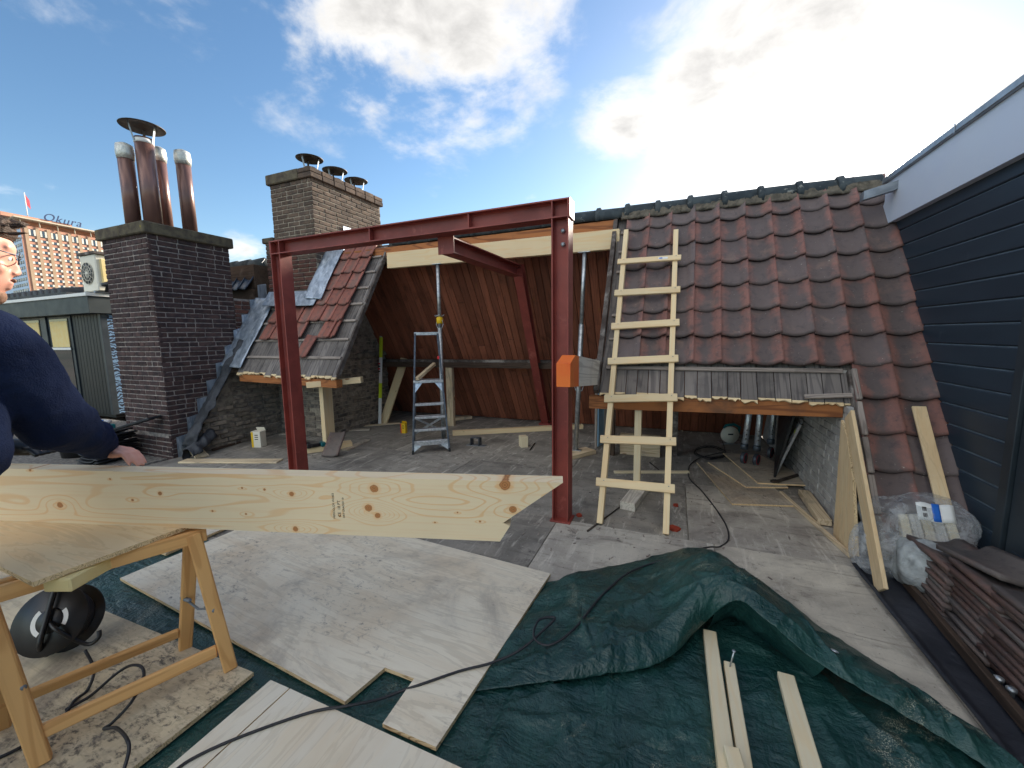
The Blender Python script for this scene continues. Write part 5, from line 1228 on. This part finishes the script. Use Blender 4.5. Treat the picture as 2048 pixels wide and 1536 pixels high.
# ------------------------------------------------------------------ cable, reel
zc = PLY_TOP + .006
CP = [(330, 1560, zc), (380, 1520, zc), (480, 1474, zc), (620, 1425, zc), (700, 1411, zc + .004), (760, 1398, .03), (800, 1383, .03), (850, 1366, zc), (920, 1342, zc), (985, 1325, zc + .01), (1040, 1300, .075), (1085, 1262, .105), (1110, 1236, .115), (1078, 1240, .115), (1068, 1275, .105), (1100, 1290, .11), (1150, 1256, .125), (1200, 1195, .11), (1250, 1150, .105), (1300, 1128, .10), (1360, 1112, .14), (1392, 1100, .17), (1420, 1094, .12),
      (1440, 1093, .01), (1457, 1078, .007), (1452, 1050, .007), (1430, 1015, .007), (1402, 980, .007), (1378, 955, .007), (1380, 930, .007), (1400, 915, .007)]
o = tube('power_cable', smooth_path([G(*c) for c in CP], 7), .0055, 'cable', None, 8); tag(o, 'long black power cable snaking over the plywood and tarpaulin', 'cable')
def reel():
    c = V((-2.72, .82, .19)); r = root('cable_reel', (c.x, c.y, PLY_TOP), 'round black cable reel on the dirty plywood sheet', 'cable reel')
    ax = V((.42, -.62, .42)).normalized(); m = ax.to_track_quat('Z', 'Y').to_matrix().to_4x4(); m.translation = c
    for s in (-.055, .05): lathe('flange', [(.0, s), (.148, s), (.15, s + .004), (.148, s + .008), (0, s + .008)], 'black_plastic', r, m, 40)
    lathe('cable_winding', [(.05, -.045), (.11, -.045), (.12, -.02), (.112, 0), (.12, .02), (.11, .045), (.05, .045)], 'cable', r, m, 32)
    lathe('hub_face', [(0, .064), (.05, .064), (.055, .058)], 'black_plastic', r, m, 28)
    for a0, a1 in ((2.4, 4.2), (-.35, .75)):
        pts = [m @ V((.03 * cos(a0), .03 * sin(a0), .0585))] + [m @ V((.072 * cos(a0 + (a1 - a0) * k / 8), .072 * sin(a0 + (a1 - a0) * k / 8), .0585)) for k in range(9)] + [m @ V((.03 * cos(a1), .03 * sin(a1), .0585))]
        prism('paper_label', pts, ax * .001, 'white_paint', r)
    side = V((0, 0, 1)); side = (side - ax * side.dot(ax)).normalized()
    hand = [c + ax * .075 + side * .2, c + ax * .075 + side * .1, c + ax * .078, c + ax * .075 - side * .12, c + ax * .05 - side * .19]
    tube('stand', smooth_path([c + ax * .02 + side * .22, c + ax * .072 + side * .15, c + ax * .078, c + ax * .074 - side * .1, V((c.x + .0, c.y - .06, PLY_TOP + .012))], 5), .011, 'black_plastic', r, 8)
    tube('plug_lead', smooth_path([c + ax * .06, c + ax * .09 + V((.06, .02, -.04)), c + V((.16, .02, -.10)), c + V((.2, .05, -.08)), c + V((.19, .06, -.05))], 6), .009, 'black_plastic', r, 8)
    # cable leaving the reel
    C2 = [(170, 1300, .16), (188, 1340, .08), (175, 1380, zc), (150, 1400, zc), (120, 1440, zc), (40, 1495, zc), (-60, 1540, zc)]
    tube('cable_tail', smooth_path([G(*k) for k in C2], 6), .006, 'cable', r, 7)
    C3 = [(130, 1420, zc), (180, 1392, zc), (232, 1348, .08), (262, 1331, .12), (284, 1335, .13), (286, 1360, .12), (262, 1405, .10), (225, 1445, zc + .01), (208, 1457, zc), (232, 1456, .08), (252, 1475, .12), (258, 1500, .10), (246, 1545, zc + .02)]
    o = tube('loose_cable', smooth_path([G(*k) for k in C3], 7), .0058, 'cable', None, 8); tag(o, 'thin black cable looping over the trestle stretchers', 'cable')
reel()
# ------------------------------------------------------------------ right side: boards and tools under the slope
def flat(pts, z, th, mt, label, xd=None):
    P_ = [G(x, y, z) for x, y in pts]; o = prism('board_offcut', P_, (0, 0, th), mt, xdir=xd, edge='ply_edge'); tag(o, label, 'board')
flat([(1393, 926), (1464, 1010), (1588, 1014), (1500, 934)], .004, .014, 'ply_grey', 'lowest grey plywood offcut on the deck under the right slope')
flat([(1416, 926), (1492, 976), (1576, 977), (1515, 928)], .0185, .014, 'ply_grey', 'middle grey plywood offcut of the pile under the right slope', (0, 1, 0))
flat([(1446, 908), (1516, 968), (1622, 973), (1592, 948), (1520, 912)], .033, .014, 'ply_grey', 'topmost plywood offcut below the caster tubes', (1, .3, 0))
o = bar('batten', G(1562, 985, .015), G(1702, 1112, .015), .03, .028, 'pine_old'); tag(o, 'long thin batten on the deck pointing at the leaning plywood', 'batten')
o = bar('timber_block', G(1608, 985, .035), G(1650, 1045, .035), .09, .05, 'pine_old'); tag(o, 'thick timber offcut on the deck along the grey brick wall', 'timber block')
def casters():
    r0 = [(1487, 926, 1502, 806, 'rear left'), (1512, 930, 1523, 806, 'front'), (1540, 915, 1550, 808, 'right')]
    labs = ['aluminium scaffold leg with a red caster, leftmost under the slope', 'aluminium scaffold leg with a red caster, middle one under the slope', 'aluminium scaffold leg with a red caster, nearest to the silver level']
    for (bx, by, tx, ty, _), lab in zip(r0, labs):
        b = G(bx, by, .05); t = px(tx, ty, Y=b.y + .22); d = (t - b).normalized(); t = b + d * 1.05
        r = root('scaffold_leg', (b.x, b.y, .045), lab, 'scaffold leg', 'scaffold legs with casters')
        w = b + V((0, 0, .062)); m = Matrix.Translation(w) @ Matrix.Scale(1.22, 4) @ Matrix.Rotation(pi / 2, 4, 'Y') @ Matrix.Rotation(.5, 4, 'X')
        lathe('wheel', [(.0, -.016), (.03, -.016), (.045, -.018), (.05, -.012), (.05, .012), (.045, .018), (.03, .016), (0, .016)], 'caster_red', r, m, 24)
        lathe('tyre', [(.046, -.017), (.054, -.012), (.054, .012), (.046, .017)], 'alu_dark', r, m, 24)
        bar('fork', w + V((0, .02, -.005)), w + V((0, .02, .1)), .06, .05, 'zinc', r, c=.01)
        tube('leg_tube', [w + V((0, .01, .1)), t], .032, 'alu', r, 16)
        lathe('collar', [(.04, 0), (.04, .05), (.034, .06)], 'alu_dark', r, Matrix.Translation(w + V((0, .01, .1))), 12)
        for k in range(3): lathe('lock_hole', [(0, .001), (.007, .001), (.007, 0)], 'black_plastic', r, Matrix.Translation(w + V((0, .01, .1)) + d * (.12 + .05 * k) - V((0, .0325, 0))) @ Matrix.Rotation(pi / 2, 4, 'X'), 8)
casters()
def under_slope():
    a = V((.98, 5.0, 0)); o = prism('black_panel', [(.96, 4.62, .05), (1.14, 5.5, .05), (1.16, 5.5, .95), (1.10, 4.62, .75)], (.02, 0, 0), 'black_plastic'); tag(o, 'black panel leaning on the grey brick behind the scaffold legs', 'panel')
    b, t = G(1550, 948, .05), px(1603, 842, X=1.13); r = root('spirit_level', b, 'silver box spirit level leaning on the grey brick wall', 'spirit level')
    d = t - b; bar('body', b, t, .022, .075, 'alu', r, up=(0, -1, .4), c=.003)
    n = V((0, -1, .4)); n = (n - d.normalized() * n.dot(d.normalized())).normalized(); s = d.normalized().cross(n)
    for k, c_ in ((.02, 'black_plastic'), (.98, 'black_plastic')): bar('end_cap', b + d * (k - .012), b + d * (k + .012), .026, .08, c_, r, up=(0, -1, .4))
    bar('hand_hole', b + d * .52, b + d * .62, .024, .022, 'black_plastic', r, up=(0, -1, .4)); bar('vial', b + d * .78, b + d * .84, .0245, .03, 'lime', r, up=(0, -1, .4))
    # circular saw
    c = G(1462, 888, 0) + V((0, .05, 0)); r = root('circular_saw', c, 'white and teal circular saw on the deck under the slope', 'saw'); m = Matrix.Translation(c) @ Matrix.Rotation(.35, 4, 'Z')
    link('base_plate', cbox(.30, .15, .006, .001, 'alu'), r, m @ Matrix.Translation((0, 0, .004)))
    hs = [(.0, -.03), (.10, -.03), (.115, -.015), (.115, .03), (.0, .03)]
    lathe('blade_guard', hs, 'cream', r, m @ Matrix.Translation((-.02, 0, .12)) @ Matrix.Rotation(pi / 2, 4, 'X'), 28)
    link('motor', cbox(.13, .12, .1, .025, 'cream'), r, m @ Matrix.Translation((.05, .06, .13)))
    mm = m; tube('handle', [mm @ V(p) for p in ((.11, .02, .14), (.12, .02, .22), (.04, .02, .26), (-.06, .02, .245), (-.09, .02, .2))], .019, 'teal', r, 10)
    link('brand_plate', cbox(.07, .002, .02, .001, 'black_plastic'), r, m @ Matrix.Translation((-.02, -.0315, .13)))
    coil = [G(1400, 915, .007)]
    for k in range(34):
        an = k * .62; coil.append(G(1420 + 26 * cos(an) * (1 + .25 * sin(k * 1.3)), 905 + 12 * sin(an) * (1 + .2 * cos(k)), .008 + .0018 * (k % 7)))
    coil += [G(1450, 912, .01), c + V((-.1, .0, .02))]
    o = tube('saw_cable', smooth_path(coil, 4), .0045, 'cable', None, 6); tag(o, 'coiled black cable of the circular saw on the deck', 'cable')
    # wrench
    w0, w1 = G(1556, 962, .06), G(1602, 948, .06); r = root('pipe_wrench', w0, 'dark pipe wrench with a ring end on the ply offcuts', 'wrench')
    bar('shaft', w0, w1, .035, .02, 'cowl', r, c=.006); tube('ring', [w1 + V((cos(k * pi / 7) * .03, 0, sin(k * pi / 7) * .03 + .01)) for k in range(15)], .009, 'galv', r, 8); bar('jaw', w0, w0 + V((-.06, -.04, 0)), .05, .025, 'cowl', r, c=.006)
    # leaning plywood pieces
    f = lambda x, y: px(x, y, X=1.135)
    o = prism('plywood_offcut', [f(1682, 840), f(1693, 870), f(1705, 960), f(1712, 1112), f(1697, 1112), f(1665, 1082), f(1674, 960)], (.018, 0, 0), 'ply_fresh', xdir=(0, .1, 1), edge='ply_edge'); tag(o, 'tapering plywood offcut standing against the grey brick wall', 'plywood')
    o = bar('plywood_strip', (1.125, 2.74, .05), (1.15, 3.47, .93), .022, .125, 'ply_fresh', up=(0, -1, .6)); tag(o, 'long plywood strip leaning in front of the tapering offcut', 'plywood')
    o = bar('plywood_strip', rp(1.575, .30, .115), rp(1.555, .93, .118), .075, .018, 'ply_fresh', up=NF); tag(o, 'pale plywood strip leaning on the lowest tiles by the dark wall', 'plywood')
under_slope()
# ------------------------------------------------------------------ tile pile, membrane and plastic by the dark wall
def right_pile():
    def mem(i, j):
        a = V((1.10 + .06 * sin(j * 5) * .2, 1.0 + 2.05 * j, 0)); b = V((1.66, 1.0 + 2.1 * j, 0)); p = a.lerp(b, i); p.z = .006 + .018 * max(0, mnoise.noise(V((p.x * 7, p.y * 4, 3)))) + (.03 * (i < .06)); return p
    o = grid_mesh('membrane_sheet', 24, 70, mem, 'membrane', None, True, .002); tag(o, 'black waterproof membrane on the deck under the tile pile', 'membrane')
    o = bar('plank', (1.30, 2.98, .045), (1.24, 1.5, .045), .028, .05, 'dark_wood'); tag(o, 'old grey plank on the black membrane in front of the tile pile', 'plank')
    tm = pantile(.25, .37, .036, 'tile_stack', th=.024)
    grp = 'roof tiles piled by the dark wall'; lab = 'weathered clay roof tile lying in the pile by the dark wall'
    rr = random.Random(9)
    for pile, (cy, n_) in enumerate(((2.78, 9), (2.47, 10), (2.16, 11), (1.85, 10))):
        for k in range(n_):
            base = .022 + .0335 * k
            m = Matrix.Translation((1.455 + rr.uniform(-.012, .012) + .01 * pile, cy - .17 + rr.uniform(-.02, .02), base)) @ Matrix.Rotation(rr.uniform(-.04, .04), 4, 'Z') @ Matrix.Rotation(rr.uniform(-.01, .03), 4, 'X') @ Matrix.Rotation(rr.uniform(-.03, .03), 4, 'Y')
            o = link('roof_tile', tm, None, m); tag(o, lab, 'roof tile', grp)
    m = Matrix.Translation((1.54, 2.45, .37)) @ Matrix.Rotation(.16, 4, 'Z') @ Matrix.Rotation(-.12, 4, 'X'); o = link('roof_tile', tm, None, m); tag(o, 'topmost curved roof tile lying skewed on the pile by the dark wall', 'roof tile')
    for (x, y, lab) in ((1996, 1362, 'larger galvanised cap on the membrane beside the tile pile'), (2021, 1384, 'smaller galvanised cap on the membrane beside the tile pile')):
        c = G(x, y + 8, .024); o = lathe('galvanised_bolt', [(.011, 0), (.011, .022), (.017, .024), (.017, .034), (.008, .04), (0, .04)], 'galv', None, Matrix.Translation(c), 16); tag(o, lab, 'cap')
    def bag(name, c, rad, mt, label, seed, cutz=.0, box_=1.0):
        bm = bmesh.new(); bmesh.ops.create_icosphere(bm, subdivisions=5, radius=1); vs = []; c = V(c)
        for v in bm.verts:
            p = v.co.copy(); sg = lambda t: (abs(t) ** .62) * (1 if t > 0 else -1); p = V((sg(p.x), sg(p.y), sg(p.z)))
            d = 1 + .2 * mnoise.noise(p * 1.3 + V((seed, 0, 0))) + .05 * ridged(p.x + p.z, p.y - p.z, 1.8, seed) + .02 * ridged(p.x * 2 - p.z, p.y + p.z, 4.5, seed)
            q = V((c.x + p.x * rad[0] * d, c.y + p.y * rad[1] * d, c.z + p.z * rad[2] * d)); q.z = max(q.z, cutz + .003); q.x = min(q.x, XW - .03); v.co = q
        me = bpy.data.meshes.new(name); bm.to_mesh(me); bm.free(); me.materials.append(M[mt])
        for p in me.polygons: p.use_smooth = True
        o = link(name, me); tag(o, label, 'plastic bag'); return o
    # bundle of insulation wedges inside the wrapping
    r = root('wrapped_bundle', (1.45, 3.2, 0), 'bundle of pale boards wrapped in crinkled clear plastic by the dark wall', 'bundle')
    for k in range(5): bar('board', (1.36 + .05 * k, 3.02, .10 + .02 * k), (1.40 + .05 * k, 3.3, .30 + .015 * k), .045, .16, 'beam_grey' if k % 2 else 'pine_white', r)
    b = bag('plastic_wrap', (1.43, 3.14, .26), (.25, .17, .21), 'plastic', None, 3.1, .02); b.parent = r; b.matrix_basis = Matrix.Translation(-ORG[r.name]); del b['category']
    lb = G(1830, 1012, .46)
    def lab_(i, j): return V((1.36 + .17 * i, 2.985 + .05 * j, .40 + .09 * j + .006 * sin(i * 9)))
    r2 = grid_mesh('paper_label', 8, 4, lab_, 'white_paint', r, True, .001)
    def lab2(i, j): return V((1.43 + .035 * i, 2.983 + .05 * j, .402 + .09 * j))
    grid_mesh('label_print', 4, 4, lab2, 'blue_print', r, True, .001)
    for k in range(2):
        def lab3(i, j): return V((1.385 + .02 * i + .028 * k * 0 , 2.982 + .05 * (.2 + .35 * k + .22 * j), .4025 + .09 * (.2 + .35 * k + .22 * j)))
        grid_mesh('label_print', 2, 2, lab3, 'ink', r, True, .001)
    bag('plastic_bag', (1.20, 3.06, .15), (.10, .11, .15), 'plastic', 'limp clear plastic bag behind the long leaning plywood strip', 7.7)
    bag('plastic_bag', (1.36, 2.90, .16), (.11, .10, .14), 'plastic_thick', 'cloudy plastic bag in front of the wrapped bundle', 11.3)
right_pile()
# ------------------------------------------------------------------ black tiles beside the near chimney
def black_pile():
    tm = pantile(.34, .44, .03, 'tile_black', th=.016, roll=.02); rr = random.Random(4)
    for k in range(11):
        m = Matrix.Translation((-6.7 + rr.uniform(-.03, .03), 2.47 + rr.uniform(-.02, .02), .01 + .034 * k)) @ Matrix.Rotation(.2 + rr.uniform(-.12, .12), 4, 'Z')
        o = link('roof_tile', tm, None, m); tag(o, 'black roof tile in the stack at the foot of the near chimney', 'roof tile', 'black roof tiles stacked by the near chimney')
    o = bar('roof_tile', (-6.5, 2.72, .43), (-6.08, 2.9, .56), .2, .03, 'tile_black', c=.012); tag(o, 'black roof tile leaning up against the near chimney', 'roof tile')
    c = V((-7.5, 2.75, -.01)); r = root('plastic_tub', c, 'black tub with a round white lid behind the arm of the man', 'tub')
    lathe('tub_body', [(0, 0), (.24, 0), (.27, .40), (0, .40)], 'black_plastic', r, Matrix.Translation(c), 28); lathe('tub_lid', [(0, .43), (.24, .43), (.29, .415), (.29, .402), (0, .401)], 'white_paint', r, Matrix.Translation(c), 32); lathe('lid_ring', [(.19, .431), (.2, .435), (.21, .431)], 'blue_print', r, Matrix.Translation(c), 32)
    o = bar('tool_case', (-6.9, 2.6, .445), (-6.58, 2.66, .445), .14, .07, 'teal', c=.02); tag(o, 'teal tool case on top of the black tile stack', 'tool case')
black_pile()
# ------------------------------------------------------------------ the man
def capsule(bm, a, b, ra, rb, n=12):
    a, b = V(a), V(b); d = (b - a); L_ = max(d.length, 1e-4); d = d / L_; x = V((0, 0, 1)) if abs(d.z) < .9 else V((1, 0, 0)); x = (x - d * x.dot(d)).normalized(); y = d.cross(x); rings = []
    prof = [(-ra * cos(t), ra * sin(t), 0) for t in [pi * .5 * k / 4 for k in range(1, 5)]] + [(L_ + rb * sin(t), rb * cos(t), 1) for t in [pi * .5 * k / 4 for k in range(0, 4)]]
    for (z, r_, _) in prof: rings.append([bm.verts.new(a + d * z + (x * cos(2 * pi * k / n) + y * sin(2 * pi * k / n)) * r_) for k in range(n)])
    p0 = bm.verts.new(a - d * ra); p1 = bm.verts.new(a + d * (L_ + rb))
    for i in range(len(rings) - 1):
        for k in range(n): bm.faces.new((rings[i][k], rings[i][(k + 1) % n], rings[i + 1][(k + 1) % n], rings[i + 1][k]))
    for k in range(n): bm.faces.new((p0, rings[0][(k + 1) % n], rings[0][k])); bm.faces.new((p1, rings[-1][k], rings[-1][(k + 1) % n]))
def ellip(bm, c, rad, m=None, sub_=3):
    g_ = bmesh.ops.create_icosphere(bm, subdivisions=sub_, radius=1)
    for v in g_['verts']:
        p = V((v.co.x * rad[0], v.co.y * rad[1], v.co.z * rad[2])); v.co = V(c) + ((m @ p) if m is not None else p)
def fuse(name, build, mat, parent, vox, smooth_it=6, smooth_f=.5):
    bm = bmesh.new(); build(bm); me = bpy.data.meshes.new(name)
    bmesh.ops.translate(bm, verts=bm.verts, vec=-ORG[parent.name]); bmesh.ops.recalc_face_normals(bm, faces=bm.faces); bm.to_mesh(me); bm.free()
    me.materials.append(M[mat]); o = bpy.data.objects.new(name, me); COL.objects.link(o); o.parent = parent; ORG[o.name] = ORG[parent.name]
    md = o.modifiers.new('r', 'REMESH'); md.mode = 'VOXEL'; md.voxel_size = vox; md.use_smooth_shade = True
    if smooth_it: ms = o.modifiers.new('s', 'SMOOTH'); ms.iterations = smooth_it; ms.factor = smooth_f
    return o
def man():
    feet = V((-2.17, .05, .036))
    r = root('person', (feet.x, feet.y, .036), 'man in navy sweatshirt and glasses leaning with one hand on the beam', 'person')
    fd = V((.27, .96, 0)).normalized(); rt = V((fd.y, -fd.x, 0)); up = V((0, 0, 1))
    Pd = lambda x, y, d: CAM + ray(x, y) * d
    head = Pd(-72, 516, 1.22); neck = Pd(-95, 640, 1.26); shR = Pd(-30, 688, 1.27); shL = shR - rt * .38 + V((0, .02, 0))
    chest = neck.lerp(shR, .35) - up * .2 - fd * .08; hip = V((feet.x, feet.y + .08, .98)); chest = V((-2.12, .33, 1.34))
    hand = BEAM_T(252, 926); wr = hand + (shR - hand) * .12; wr.z = .966 + .062
    el = shR.lerp(wr, .5) + V((.03, -.03, -.045))
    # left arm: reaches to the beam further left, black glove
    handL = BEAM_T(62, 915); wrL = handL + V((-.02, -.1, .07)); elL = shL.lerp(wrL, .5) + V((-.08, 0, -.05))
    ankR, ankL = feet + rt * .12 + up * .09, feet - rt * .12 + fd * .08 + up * .09
    hm = Matrix((rt, fd, up)).transposed() @ Matrix.Rotation(-.2, 3, 'X')
    H = lambda x, y, z: head + hm @ V((x, y, z))
    def fingers(bm, wrist, knu, dirv, side, upn, s=1.0):
        dirv = dirv.normalized(); side = side.normalized()
        for k, (off, L_, rr) in enumerate(((-.030, .064, .0104), (-.010, .074, .0108), (.010, .070, .0104), (.029, .052, .0092))):
            a = knu + side * off; b = a + dirv * L_ * .45 + upn * .010; c = b + dirv * L_ * .42 - upn * .012; d = c + dirv * L_ * .28 - upn * .016
            capsule(bm, a, b, rr * 1.15, rr, 8); capsule(bm, b, c, rr, rr * .92, 8); capsule(bm, c, d, rr * .92, rr * .75, 8)
        th0 = wrist + (knu - wrist) * .3 - side * .035; th1 = th0 - side * .03 + dirv * .035 - upn * .008; th2 = th1 + dirv * .038 - side * .006 - upn * .006
        capsule(bm, th0, th1, .014, .012, 8); capsule(bm, th1, th2, .012, .009, 8)
    hd = (hand - wr); hd.z = 0; hd = (BEAM_U * 1.0).normalized(); upn = up
    knu = hand + up * .048
    wr2 = knu - hd * .092 + up * .016
    def body(bm):
        ellip(bm, H(0, 0, .03), (.078, .098, .105), hm); ellip(bm, H(0, .022, -.04), (.066, .074, .085), hm); ellip(bm, H(0, .055, -.095), (.034, .03, .028), hm)
        ellip(bm, H(0, .074, .055), (.056, .022, .026), hm)                                        # brow
        capsule(bm, H(0, .088, .034), H(0, .101, -.012), .010, .0135, 10)                           # nose
        for s in (-1, 1):
            ellip(bm, H(s * .013, .096, -.018), (.01, .012, .009), hm, 2)
            ellip(bm, H(s * .04, .058, -.014), (.026, .026, .026), hm, 2)                          # cheeks
            ellip(bm, H(s * .08, -.012, .0), (.012, .022, .034), hm, 2)                           # ears
            ellip(bm, H(s * .031, .079, .028), (.013, .01, .009), hm, 2)                          # lids
        capsule(bm, H(-.02, .093, -.052), H(.02, .093, -.052), .0085, .0085, 8); capsule(bm, H(-.017, .09, -.066), H(.017, .09, -.066), .009, .009, 8)
        capsule(bm, neck - up * .06, H(0, -.015, -.05), .066, .062); capsule(bm, chest, neck - up * .05, .12, .08)
        capsule(bm, hip, chest, .13, .135); capsule(bm, chest + up * .08, shR, .1, .07); capsule(bm, chest + up * .08, shL, .1, .07)
        capsule(bm, shR, el, .058, .046); capsule(bm, el, wr2, .045, .028); capsule(bm, shL, elL, .058, .046); capsule(bm, elL, wrL, .045, .028)
        for an, s in ((ankR, 1), (ankL, -1)):
            hp = hip + rt * s * .09 - up * .04; kn = hp.lerp(an, .48) + fd * .035; capsule(bm, hp, kn, .088, .058); capsule(bm, kn, an, .058, .038); capsule(bm, an - up * .03, an + fd * .16 - up * .045, .042, .034)
        # right hand: palm, knuckles, fingers
        sd = V((-hd.y, hd.x, 0))
        for o_ in (-.03, -.01, .012, .03): capsule(bm, wr2 + sd * o_ * .55 + up * .0, knu + sd * o_ * 1.05 + up * .004, .019, .0135, 8)
        ellip(bm, wr2.lerp(knu, .5) - up * .006, (.05, .042, .027), Matrix((hd, sd, up)).transposed(), 2)
        fingers(bm, wr2, knu, hd * .85 - up * .42, -sd, up * 1.1)
        capsule(bm, wrL, handL + up * .05, .03, .03)
        fingers(bm, wrL, handL + up * .045, BEAM_U, V((-BEAM_U.y, BEAM_U.x, 0)), up)
    b = fuse('body', body, 'skin', r, .0048, 9, .5)
    def shirt(bm):
        capsule(bm, hip - up * .02, hip + up * .12 + fd * .05, .19, .2, 18); capsule(bm, hip + up * .1 + fd * .07, chest, .2, .185, 18); capsule(bm, chest, neck - up * .1, .17, .13, 18)
        capsule(bm, hip + rt * .07 + fd * .1 + up * .03, chest + rt * .07, .17, .16, 18)
        capsule(bm, Pd(-120, 820, 1.22), Pd(-122, 905, 1.2), .14, .14, 16); capsule(bm, chest + up * .1, shR + up * .005, .13, .098, 16); capsule(bm, chest + up * .1, shL, .13, .098, 16)
        capsule(bm, shR, el, .118, .104, 16)
        cuff = el.lerp(wr2, .86); capsule(bm, el, cuff, .102, .06, 16); capsule(bm, cuff, el.lerp(wr2, .93), .044, .042, 14)
        for k, t in enumerate((.15, .32, .5, .68, .8)):
            c = el.lerp(wr2, t); ax = (wr2 - el).normalized(); q = V((.02 * sin(k * 3), .01, .012 * cos(k * 2))); capsule(bm, c + q - ax * .02, c + q * .4 + ax * .05, .100 - .04 * t, .092 - .044 * t, 12)
        capsule(bm, shL, elL, .095, .078, 16); capsule(bm, elL, elL.lerp(wrL, .9), .076, .05, 16)
        capsule(bm, neck - up * .07, neck - up * .02, .092, .085, 16)
    s = fuse('sweatshirt', shirt, 'navy', r, .011, 4, .5)
    tx = bpy.data.textures.new('folds', 'CLOUDS'); tx.noise_scale = .12; tx.noise_depth = 3
    dm = s.modifiers.new('d', 'DISPLACE'); dm.texture = tx; dm.strength = .03; dm.mid_level = .5
    def cuffs(bm): c0 = el.lerp(wr2, .83); c1 = el.lerp(wr2, .925); capsule(bm, c0, c1, .049, .045, 20)
    fuse('cuff', cuffs, 'navy', r, .007, 3, .5)
    def pants(bm):
        capsule(bm, hip - up * .02, hip + up * .05, .16, .16, 16)
        for an, q in ((ankR, 1), (ankL, -1)):
            hp = hip + rt * q * .09 - up * .04; kn = hp.lerp(an, .48) + fd * .035; capsule(bm, hp, kn, .108, .08, 14); capsule(bm, kn, an + up * .02, .08, .068, 14)
    fuse('trousers', pants, 'trousers', r, .012, 4)
    for an in (ankR, ankL):
        def shoe(bm, an=an): capsule(bm, an - up * .035 - fd * .03, an + fd * .15 - up * .04, .05, .046, 12); capsule(bm, an - up * .03, an + up * .05, .052, .055, 12)
        fuse('shoe', shoe, 'black_plastic', r, .009, 4)
    def hair(bm):
        ellip(bm, H(0, -.022, .062), (.088, .094, .09), hm); ellip(bm, H(0, .02, .105), (.07, .075, .05), hm); ellip(bm, H(0, -.06, .0), (.076, .058, .085), hm)
        rr = random.Random(2)
        for k in range(90):
            a = rr.uniform(-1.2, 1.2); y = rr.uniform(-.1, .085); b0 = H(.07 * sin(a), y, .06 + .075 * cos(a)); d = (b0 - H(0, 0, .02)).normalized(); capsule(bm, b0, b0 + d * .018 + (hm @ V((0, .02, .004))), .007, .003, 6)
        for q in (-1, 1): capsule(bm, H(q * .079, .018, .05), H(q * .08, .012, .0), .014, .008, 8)
    fuse('hair', hair, 'hair', r, .005, 2)
    def beard(bm):
        ellip(bm, H(0, .06, -.1), (.038, .033, .03), hm); 
        for q in (-1, 1): capsule(bm, H(q * .034, .058, -.092), H(q * .07, .005, -.05), .02, .012, 8)
        capsule(bm, H(-.02, .1, -.041), H(.02, .1, -.041), .006, .006, 8)
    fuse('beard', beard, 'beard', r, .004, 3)
    gl = []
    for q in (-1, 1):
        c = H(q * .034, .103, .028); tube('spectacles', [c + hm @ V((cos(k * pi / 8) * .026, 0, sin(k * pi / 8) * .018)) for k in range(17)], .0018, 'alu_dark', r, 6)
        tube('spectacle_arm', [H(q * .06, .1, .034), H(q * .079, .06, .036), H(q * .083, -.02, .03)], .0018, 'alu_dark', r, 6)
    tube('spectacle_bridge', [H(-.009, .105, .032), H(0, .108, .035), H(.009, .105, .032)], .0018, 'alu_dark', r, 6)
    for q in (-1, 1): ell = lathe('eye', [(0, .011), (.006, .0092), (.0105, .003), (.011, 0)], 'white_paint', r, Matrix.Translation(H(q * .031, .079, .022)) @ (hm.to_4x4() @ Matrix.Rotation(-pi / 2, 4, 'X')), 14)
    for q in (-1, 1): lathe('iris', [(0, .0118), (.0045, .011), (.0055, .0095)], 'ink', r, Matrix.Translation(H(q * .031, .0795, .022)) @ (hm.to_4x4() @ Matrix.Rotation(-pi / 2, 4, 'X')), 12)
    def glove(bm):
        capsule(bm, wrL - V((0, .02, -.015)), handL + up * .05, .042, .04, 12)
        for o_ in (-.034, -.011, .012, .034): 
            sd = V((-BEAM_U.y, BEAM_U.x, 0)); a = handL + up * .045 + sd * o_; capsule(bm, a - BEAM_U * .05, a + BEAM_U * .05 + up * .006, .018, .014, 8); capsule(bm, a + BEAM_U * .05 + up * .006, a + BEAM_U * .085 - up * .022, .014, .011, 8)
    fuse('glove', glove, 'black_plastic', r, .006, 3)
man()
